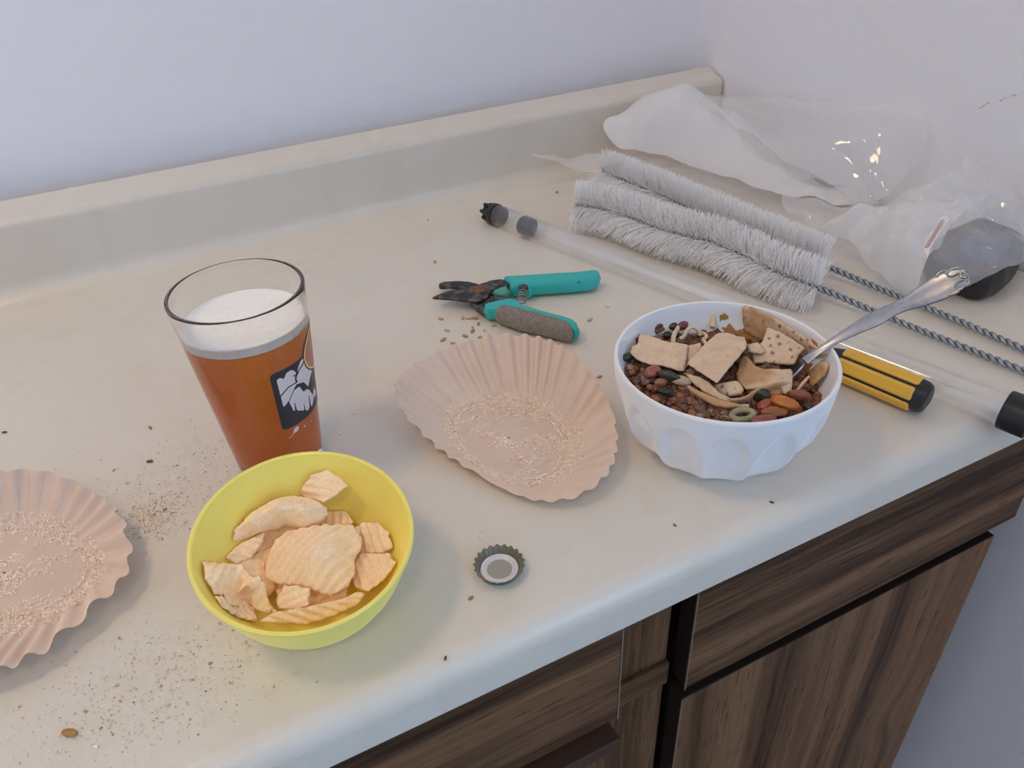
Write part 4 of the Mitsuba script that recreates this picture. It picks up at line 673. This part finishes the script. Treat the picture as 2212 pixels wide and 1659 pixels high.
# ---------------------------------------------------------------- bottle brushes
def twist(path_pts, r_strand, pitch, key, m):
    p = curve3(path_pts, 700); tn = np.gradient(p, axis=0); tn /= np.linalg.norm(tn, axis=1, keepdims=True)
    s = np.r_[0, np.cumsum(np.linalg.norm(np.diff(p, axis=0), axis=1))]; a_ = np.cross(tn, [0, 0, 1.0]); a_ /= np.linalg.norm(a_, axis=1, keepdims=True); b_ = np.cross(tn, a_)
    return obj(key, join([tube(p + r_strand * .95 * (np.cos(2 * np.pi * s / pitch + k * np.pi)[:, None] * a_ + np.sin(2 * np.pi * s / pitch + k * np.pi)[:, None] * b_), r_strand, 8) for k in (0, 1)]), m, 60, label='twisted galvanised wire stem')
def bristles(path_pts, L0, L1, n, length, seed, key, floor=.001, top=1.0):
    g = np.random.default_rng(seed); p = curve3(path_pts, 800); s = np.r_[0, np.cumsum(np.linalg.norm(np.diff(p, axis=0), axis=1))]
    tn = np.gradient(p, axis=0); tn /= np.linalg.norm(tn, axis=1, keepdims=True)
    V, F = [], []; k = 0
    for i in range(n):
        l = g.uniform(L0, L1); j = int(np.searchsorted(s, l)); j = min(j, len(p) - 1); t_ = tn[j]
        a_ = np.cross(t_, [0, 0, 1.0]); a_ /= np.linalg.norm(a_); b_ = np.cross(a_, t_)
        ph = math.radians([g.normal(97, 21), g.normal(-16, 17), g.normal(192, 22)][g.choice(3, p=[.42, .38, .20])]); d0 = math.cos(ph) * a_ + math.sin(ph) * b_ * top
        d0 = d0 + t_ * g.normal(0, .10) + g.normal(0, .05, 3); d0 /= np.linalg.norm(d0); ln = length * g.uniform(.92, 1.04)
        nodes = []
        for u in (0, .35, .7, 1.0):
            q_ = p[j] + d0 * ln * u; q_[2] -= .0015 * u * u
            if q_[2] < floor:                                             # pressed flat by the worktop: slides outward
                hor = d0 * [1, 1, 0]; ext = (floor - q_[2]); q_ = q_ + hor / (np.linalg.norm(hor) + .2) * ext * .5; q_[2] = floor + .0012 * g.random()
            nodes.append(q_)
        nd = np.array(nodes); side1 = np.cross(d0, t_); side1 /= np.linalg.norm(side1); r_ = .00036
        tri3 = [side1 * r_, (-.5 * side1 + .866 * t_) * r_, (-.5 * side1 - .866 * t_) * r_]
        V.append(np.array([nd[u] + w * (1 - .35 * u / 3) for u in range(4) for w in tri3]))
        f_ = []
        for u in range(3):
            for w in range(3):
                a0, a1 = u * 3 + w, u * 3 + (w + 1) % 3; f_ += [[a0, a1, a1 + 3], [a0, a1 + 3, a0 + 3]]
        F.append(np.array(f_) + 12 * k); k += 1
    obj(key, (np.vstack(V), np.vstack(F)), 'bristle', True); tag(key, 'dense white nylon bristles', kind='stuff')
pF = [(0.4333, 0.4711, 0.0270), (0.4673, 0.4130, 0.0260), (0.4839, 0.3577, 0.0260), (0.5071, 0.3056, 0.0260), (0.5136, 0.2629, 0.0250), (0.5230, 0.2289, 0.0220), (0.5395, 0.2008, 0.0170), (0.5602, 0.1515, 0.0100), (0.5804, 0.0890, 0.0060), (0.5963, 0.0304, 0.0045), (.615, -.06, .0045)]
pB = [(0.5038, 0.5267, 0.0340), (0.5171, 0.4486, 0.0340), (0.5283, 0.3775, 0.0330), (0.5415, 0.3169, 0.0300), (0.5593, 0.2670, 0.0240), (0.5795, 0.2293, 0.0160), (0.5976, 0.1859, 0.0090), (0.6143, 0.1166, 0.0060), (0.6250, 0.0511, 0.0045), (.6345, -.02, .0045)]
lenF = float(np.linalg.norm(np.array(pF[6]) - np.array(pF[0]))) * 1.01
lenB = float(np.linalg.norm(np.array(pB[5]) - np.array(pB[0]))) * .985
t = thing('bottle_brush', 'bottle brush with splayed white bristles lying next to the clear tube', 'brush')
twist(pF, .0017, .0135, t + '__wire', 'galvanised'); bristles(pF, .0, lenF, 5600, .030, 21, t + '__bristles')
t = thing('bottle_brush', 'bottle brush half covered by the plastic bag, its wire stem nearer the wall', 'brush')
twist(pB, .0017, .0135, t + '__wire', 'galvanised'); bristles(pB, .0, lenB, 4800, .030, 22, t + '__bristles')

# ---------------------------------------------------------------- plastic bags and the black case
def crumple(P, seed, amp, scale):
    out = np.zeros(len(P)); g = np.random.default_rng(seed)
    for k in range(9):
        an = g.uniform(0, np.pi); f_ = g.uniform(.5, 1.8) / scale; x = (P[:, 0] * math.cos(an) + P[:, 1] * math.sin(an)) * f_ + g.uniform(0, 9) + .6 * meshkit.noise(np.column_stack([P / scale * .8, np.full(len(P), k * 3.1 + seed)]))
        out += (np.abs((x % 1) * 2 - 1) - .5) * amp * g.uniform(.3, 1) / f_ / scale * .55
    return out + amp * .8 * (meshkit.fbm(np.column_stack([P / scale, np.full(len(P), seed * 1.9)]), 3, seed) - .5)
def film(key, pts, m, inner=(), seed=0, amp=.004, scale=.05, thick=.004, step=.0022, label=None):
    pts = loop3(pts, 160)
    v, f, D, P = sheet(pts, thick, step, inner, lambda P, D: crumple(P, seed, amp, scale), bevel=.03)
    f = f[:len(f) // 2]                                                       # one sheet of film
    v[:, 0] = np.minimum(v[:, 0], XR - .001); v[:, 2] = np.maximum(v[:, 2], .0006); v[:, 1] = np.where(v[:, 2] < .10, np.minimum(v[:, 1], .6205), v[:, 1])
    return obj(key, (v, f), m, True, label=label)
t = thing('plastic_bag', 'crumpled milky plastic bag leaning into the wall corner behind the brushes', 'plastic bag')
film(t + '__bunched_side', [(0.5414, 0.5850, 0.0681), (0.5661, 0.6000, 0.0704), (0.6130, 0.6120, 0.0760), (0.6254, 0.6000, 0.0909), (0.6897, 0.5950, 0.0757), (0.7100, 0.5600, 0.0578), (0.7266, 0.4900, 0.0362), (0.7340, 0.4400, 0.0181), (0.7432, 0.3850, 0.0075), (0.7477, 0.3200, 0.0118), (0.6895, 0.3350, 0.0218), (0.6584, 0.3750, 0.0231), (0.6295, 0.4300, 0.0296), (0.6040, 0.4950, 0.0339), (0.5803, 0.5400, 0.0381), (0.5512, 0.5700, 0.0469)], 'film_milky', [(0.5815, 0.5450, 0.0697), (0.6218, 0.5050, 0.0673), (0.6459, 0.4450, 0.0487)], 51, .008, .06, .012)
film(t + '__open_side', [(0.6320, 0.6113, 0.0885), (0.6900, 0.6161, 0.0799), (0.7350, 0.5934, 0.0723), (0.7450, 0.4851, 0.0921), (0.7480, 0.3813, 0.1090), (0.7480, 0.3054, 0.1198), (0.7480, 0.2837, 0.1062), (0.7450, 0.2811, 0.0780), (0.7350, 0.2927, 0.0457), (0.7150, 0.2979, 0.0286), (0.6900, 0.3401, 0.0396), (0.6650, 0.3902, 0.0586), (0.6500, 0.4391, 0.0772), (0.6450, 0.5024, 0.0891)], 'film_clear', (), 52, .009, .05, .006)
film(t + '__air_bubble', [(0.7059, 0.4700, 0.0528), (0.7168, 0.4550, 0.0594), (0.7291, 0.4300, 0.0640), (0.7424, 0.4050, 0.0595), (0.7518, 0.3900, 0.0498), (0.7590, 0.3500, 0.0328), (0.7394, 0.3150, 0.0210), (0.7122, 0.3250, 0.0290), (0.7011, 0.3500, 0.0350), (0.6842, 0.3900, 0.0327), (0.6912, 0.4300, 0.0386)], 'film_clear', [(0.6971, 0.3950, 0.0590), (0.7069, 0.3600, 0.0513)], 53, .006, .03, .010)
film(t + '__lower_flap', [(0.4431, 0.6000, 0.0460), (0.4807, 0.6000, 0.0375), (0.5436, 0.5900, 0.0299), (0.5951, 0.5600, 0.0244), (0.6241, 0.5200, 0.0210), (0.6524, 0.4550, 0.0155), (0.6898, 0.4050, 0.0042), (0.7007, 0.3700, 0.0018), (0.6590, 0.3400, -0.0031), (0.6332, 0.3800, -0.0006), (0.6118, 0.4300, 0.0093), (0.5978, 0.4750, 0.0158), (0.5609, 0.5100, 0.0169), (0.5294, 0.5450, 0.0151), (0.5034, 0.5750, 0.0213), (0.4750, 0.5900, 0.0332)], 'film_clear', (), 54, .004, .05, .005)
t2 = thing('plastic_bag', 'crinkled clear plastic bag with a paper label, draped over the black case', 'plastic bag')
film(t2 + '__sleeve', [(0.6023, 0.3268, 0.0500), (0.6328, 0.2854, 0.0500), (0.6534, 0.2441, 0.0600), (0.6545, 0.2201, 0.0800), (0.6619, 0.2047, 0.0950), (0.6992, 0.2029, 0.1050), (0.7181, 0.2053, 0.1050), (0.7279, 0.1871, 0.0950), (0.7370, 0.1662, 0.0780), (0.7370, 0.1463, 0.0620), (0.7073, 0.1170, 0.0460), (0.6712, 0.1191, 0.0360), (0.6451, 0.1315, 0.0200), (0.6292, 0.1458, 0.0120), (0.6133, 0.1669, 0.0060), (0.6197, 0.2033, 0.0060), (0.6251, 0.2306, 0.0120), (0.6229, 0.2547, 0.0180), (0.6049, 0.2746, 0.0300), (0.5911, 0.3058, 0.0420)], 'film_clear', [(0.6384, 0.2024, 0.0500), (0.6778, 0.1728, 0.0660), (0.6731, 0.1388, 0.0480), (0.6197, 0.1468, 0.0400), (0.6228, 0.2376, 0.0450)], 55, .012, .040, .012)
film(t2 + '__hazy_fold', [(0.5999, 0.2624, 0.0400), (0.6200, 0.2450, 0.0600), (0.6436, 0.2100, 0.0780), (0.6673, 0.1840, 0.0800), (0.7094, 0.1745, 0.0780), (0.6780, 0.1705, 0.0760), (0.6470, 0.1626, 0.0680), (0.6174, 0.1533, 0.0540), (0.6048, 0.1483, 0.0340), (0.6105, 0.1571, 0.0100), (0.6069, 0.1792, 0.0120), (0.6073, 0.1975, 0.0160), (0.6055, 0.2181, 0.0300), (0.6074, 0.2436, 0.0340)], 'film_hazy', [(0.6113, 0.1768, 0.0620), (0.6093, 0.2052, 0.0560)], 56, .011, .032, .006, label='whitish crinkled fold of the bag')
lb = obj(t2 + '__paper_label', sheet([(0.6121, 0.1601, 0.0585), (0.6397, 0.1700, 0.0760), (0.6419, 0.1654, 0.0790), (0.6392, 0.1598, 0.0790), (0.6119, 0.1515, 0.0630), (0.5997, 0.1434, 0.0560)], .0006, .002)[:2], 'paper_label', 30, label='pale paper label with a faded red band')
obj(lb + '__print', sheet([(0.6091, 0.1561, 0.0600), (0.6343, 0.1645, 0.0775), (0.6341, 0.1619, 0.0790), (0.6088, 0.1525, 0.0620)], .0004, .002)[:2], 'ink_red', False)
t3 = thing('black_case', 'black rounded plastic case with a bluish cover, under the clear bag', 'case')
bl = [(0.6558, 0.1464, 0.0120), (0.6571, 0.1310, 0.0120), (0.6664, 0.1213, 0.0120), (0.6878, 0.1208, 0.0120), (0.7140, 0.1282, 0.0120), (0.7463, 0.1445, 0.0120), (0.7828, 0.1703, 0.0120), (0.8007, 0.1917, 0.0120), (0.7919, 0.2066, 0.0120), (0.7615, 0.2161, 0.0120), (0.7153, 0.2121, 0.0120), (0.6626, 0.1899, 0.0120), (0.6470, 0.1712, 0.0120), (0.6488, 0.1570, 0.0120)]
obj(t3 + '__body', slab(bl, .0005, .034, .012, .003), 'black_plastic', 60)
bl2 = [(0.6712, 0.1645, 0.0340), (0.6656, 0.1378, 0.0340), (0.6818, 0.1311, 0.0340), (0.7206, 0.1433, 0.0340), (0.7490, 0.1617, 0.0340), (0.7435, 0.1777, 0.0340), (0.7205, 0.1858, 0.0340), (0.6920, 0.1787, 0.0340)]
obj(t3 + '__cover', slab(bl2, .030, .0375, .003, .003), 'blue_cover', 60, label='shiny blue-black cover')

# ---------------------------------------------------------------- loose grain and dust
def husk(p, seed, s=.0024, col=(.50, .31, .16), label=None, cat='grain husk', group='grain husks scattered on the countertop', name='grain_husk'):
    g = np.random.default_rng(seed); m = trimesh.creation.icosphere(1, 1.0); v = np.array(m.vertices) * (1 + .35 * (meshkit.noise(np.array(m.vertices) * 2 + seed) - .5)[:, None])
    v = v * np.array([s, s * .5, s * .36]); an = g.uniform(0, 6.28); v = v @ np.array([[math.cos(an), -math.sin(an), 0], [math.sin(an), math.cos(an), 0], [0, 0, 1]]).T + np.array([p[0], p[1], p[2] + s * .33])
    obj(thing(name, label, cat, group), (v, m.faces), 'vcol', True, color=vc(col, len(v), .3, seed, v, 900))
near = [(0.2187, 0.3592, 0.0000), (0.2425, 0.3461, 0.0000), (0.2460, 0.3322, 0.0000), (0.2390, 0.3300, 0.0000), (0.2157, 0.3367, 0.0000), (0.2359, 0.3232, 0.0000), (0.2576, 0.3220, 0.0000), (0.2458, 0.3188, 0.0000), (0.2264, 0.3186, 0.0000), (0.2063, 0.3232, 0.0000), (0.2117, 0.3138, 0.0000), (0.2456, 0.3083, 0.0000), (0.3026, 0.2683, 0.0000), (0.3399, 0.2848, 0.0000), (0.2598, 0.4741, 0.0000), (0.2951, 0.5829, 0.0000), (0.2377, 0.3501, 0.0000), (0.2477, 0.3430, 0.0000), (0.2378, 0.3098, 0.0000)]
for k, p in enumerate(near): husk(p, 100 + k, [.0030, .0034, .0026, .0018][k % 4], [(.50, .31, .16), (.56, .40, .24), (.42, .24, .11)][k % 3], 'tan grain husk lying on the countertop around the pruning shears', group='grain husks around the pruning shears')
for k, (p, l) in enumerate(zip([(0.4675, 0.5738, -0.0000), (0.2985, 0.2013, 0.0000), (0.3208, 0.0161, 0.0000), (0.2507, 0.0307, 0.0000), (0.1062, 0.0408, 0.0000), (-0.1190, 0.0616, 0.0000), (0.1044, 0.6156, 0.0000), (0.0822, 0.2373, 0.0000), (-0.0554, 0.2774, 0.0000), (-0.0503, 0.3218, 0.0000), (0.3681, 0.2986, 0.0000), (-0.1569, 0.3759, 0.0000), (0.0587, 0.6467, 0.0000), (0.0758, 0.0088, 0.0000)], ('brown grain husk left of the white bristle brushes', 'grain husk against the coffee filter left of the white bowl', 'dark speck below the white bowl near the counter edge', 'dark speck right of the bottle cap', 'brown crumb just below the bottle cap', 'orange-brown crumb, the largest, at the lower left of the countertop', 'tan husk near the backsplash behind the pint glass', 'pale crumb right of the foot of the pint glass', 'dark greenish seed left of the foot of the pint glass', 'brown crumb left of the pint glass', 'shiny white and brown kernel right of the shears', 'dark brown crumb at the left edge of the photo', 'tan speck at the cove of the backsplash left of centre', 'dark crumb near the front edge of the countertop'))):
    husk(p, 200 + k, [.0034, .0026, .0016, .0014, .0020, .0045, .0030, .0016, .0026, .0022, .0034, .0022, .0022, .0016][k], [(.45, .29, .16), (.48, .33, .2), (.08, .07, .06), (.15, .12, .1), (.34, .15, .07), (.40, .20, .06), (.42, .27, .15), (.7, .66, .6), (.12, .11, .05), (.34, .19, .09), (.75, .60, .48), (.16, .09, .05), (.42, .3, .18), (.10, .08, .06)][k], l, group=None, name='crumb', cat='crumb')
g = np.random.default_rng(77); V, F, Cc = [], [], []; k = 0
def dust(n, mean, sd, smin, smax):
    global k
    for _ in range(n):
        p = np.array([g.normal(mean[0], sd[0]), g.normal(mean[1], sd[1])])
        if np.hypot(p[0] - GX, p[1] - GY) < .031 or np.hypot(p[0] - YX, p[1] - YY) < .036 or p[1] < .02: continue
        s = g.uniform(smin, smax) * (1 + (g.random() < .04) * 1.2); e = g.normal(size=(4, 3)); e /= np.linalg.norm(e, axis=1, keepdims=True); st_ = np.array([g.uniform(.6, 1.9), g.uniform(.6, 1.2), .45]); an = g.normal(.3, .5)
        e = e * st_ * s; rt = np.array([[math.cos(an), -math.sin(an), 0], [math.sin(an), math.cos(an), 0], [0, 0, 1]]); e = e @ rt.T
        V.append(e + [p[0], p[1], .0001 - e[:, 2].min()]); F.append(np.array([[0, 1, 2], [0, 2, 3], [0, 3, 1], [1, 3, 2]]) + 4 * k)
        c = [(.52, .38, .26), (.42, .28, .18), (.76, .70, .62), (.85, .82, .78), (.12, .10, .07), (.34, .22, .13)][g.choice(6, p=[.36, .24, .14, .08, .06, .12])]; Cc.append(np.tile(c, (4, 1))); k += 1
m1 = (-0.0482, 0.2371, 0.0000); m2 = (-0.0635, 0.0717, 0.0000); m3 = (0.1118, 0.1471, 0.0000); m4 = (-0.0218, 0.2822, 0.0000); m5 = (-0.0606, 0.2119, -0.0000); m6 = (-0.1079, 0.0635, 0.0000); m7 = (0.1135, 0.1249, 0.0000)
dust(1000, m1, (.035, .020), .00025, .0007); dust(500, m4, (.05, .02), .0002, .0006); dust(1500, m2, (.038, .024), .00025, .0007); dust(260, m6, (.03, .02), .00025, .0006)
dust(900, m5, (.011, .012), .00025, .0007); dust(500, m7, (.020, .020), .00015, .0003); dust(120, (.25, .38), (.06, .05), .0002, .0005)
obj(thing('grain_dust', 'fine tan grain dust scattered over the left part of the countertop', 'dust'), (np.vstack(V), np.vstack(F)), 'vcol', False, color=np.vstack(Cc)); labels['grain_dust']['kind'] = 'stuff'
for k_ in [q_ for q_ in scene if scene[q_].get('type') == 'ply' and '__' not in q_ and q_ not in labels]: print('unlabelled', k_)
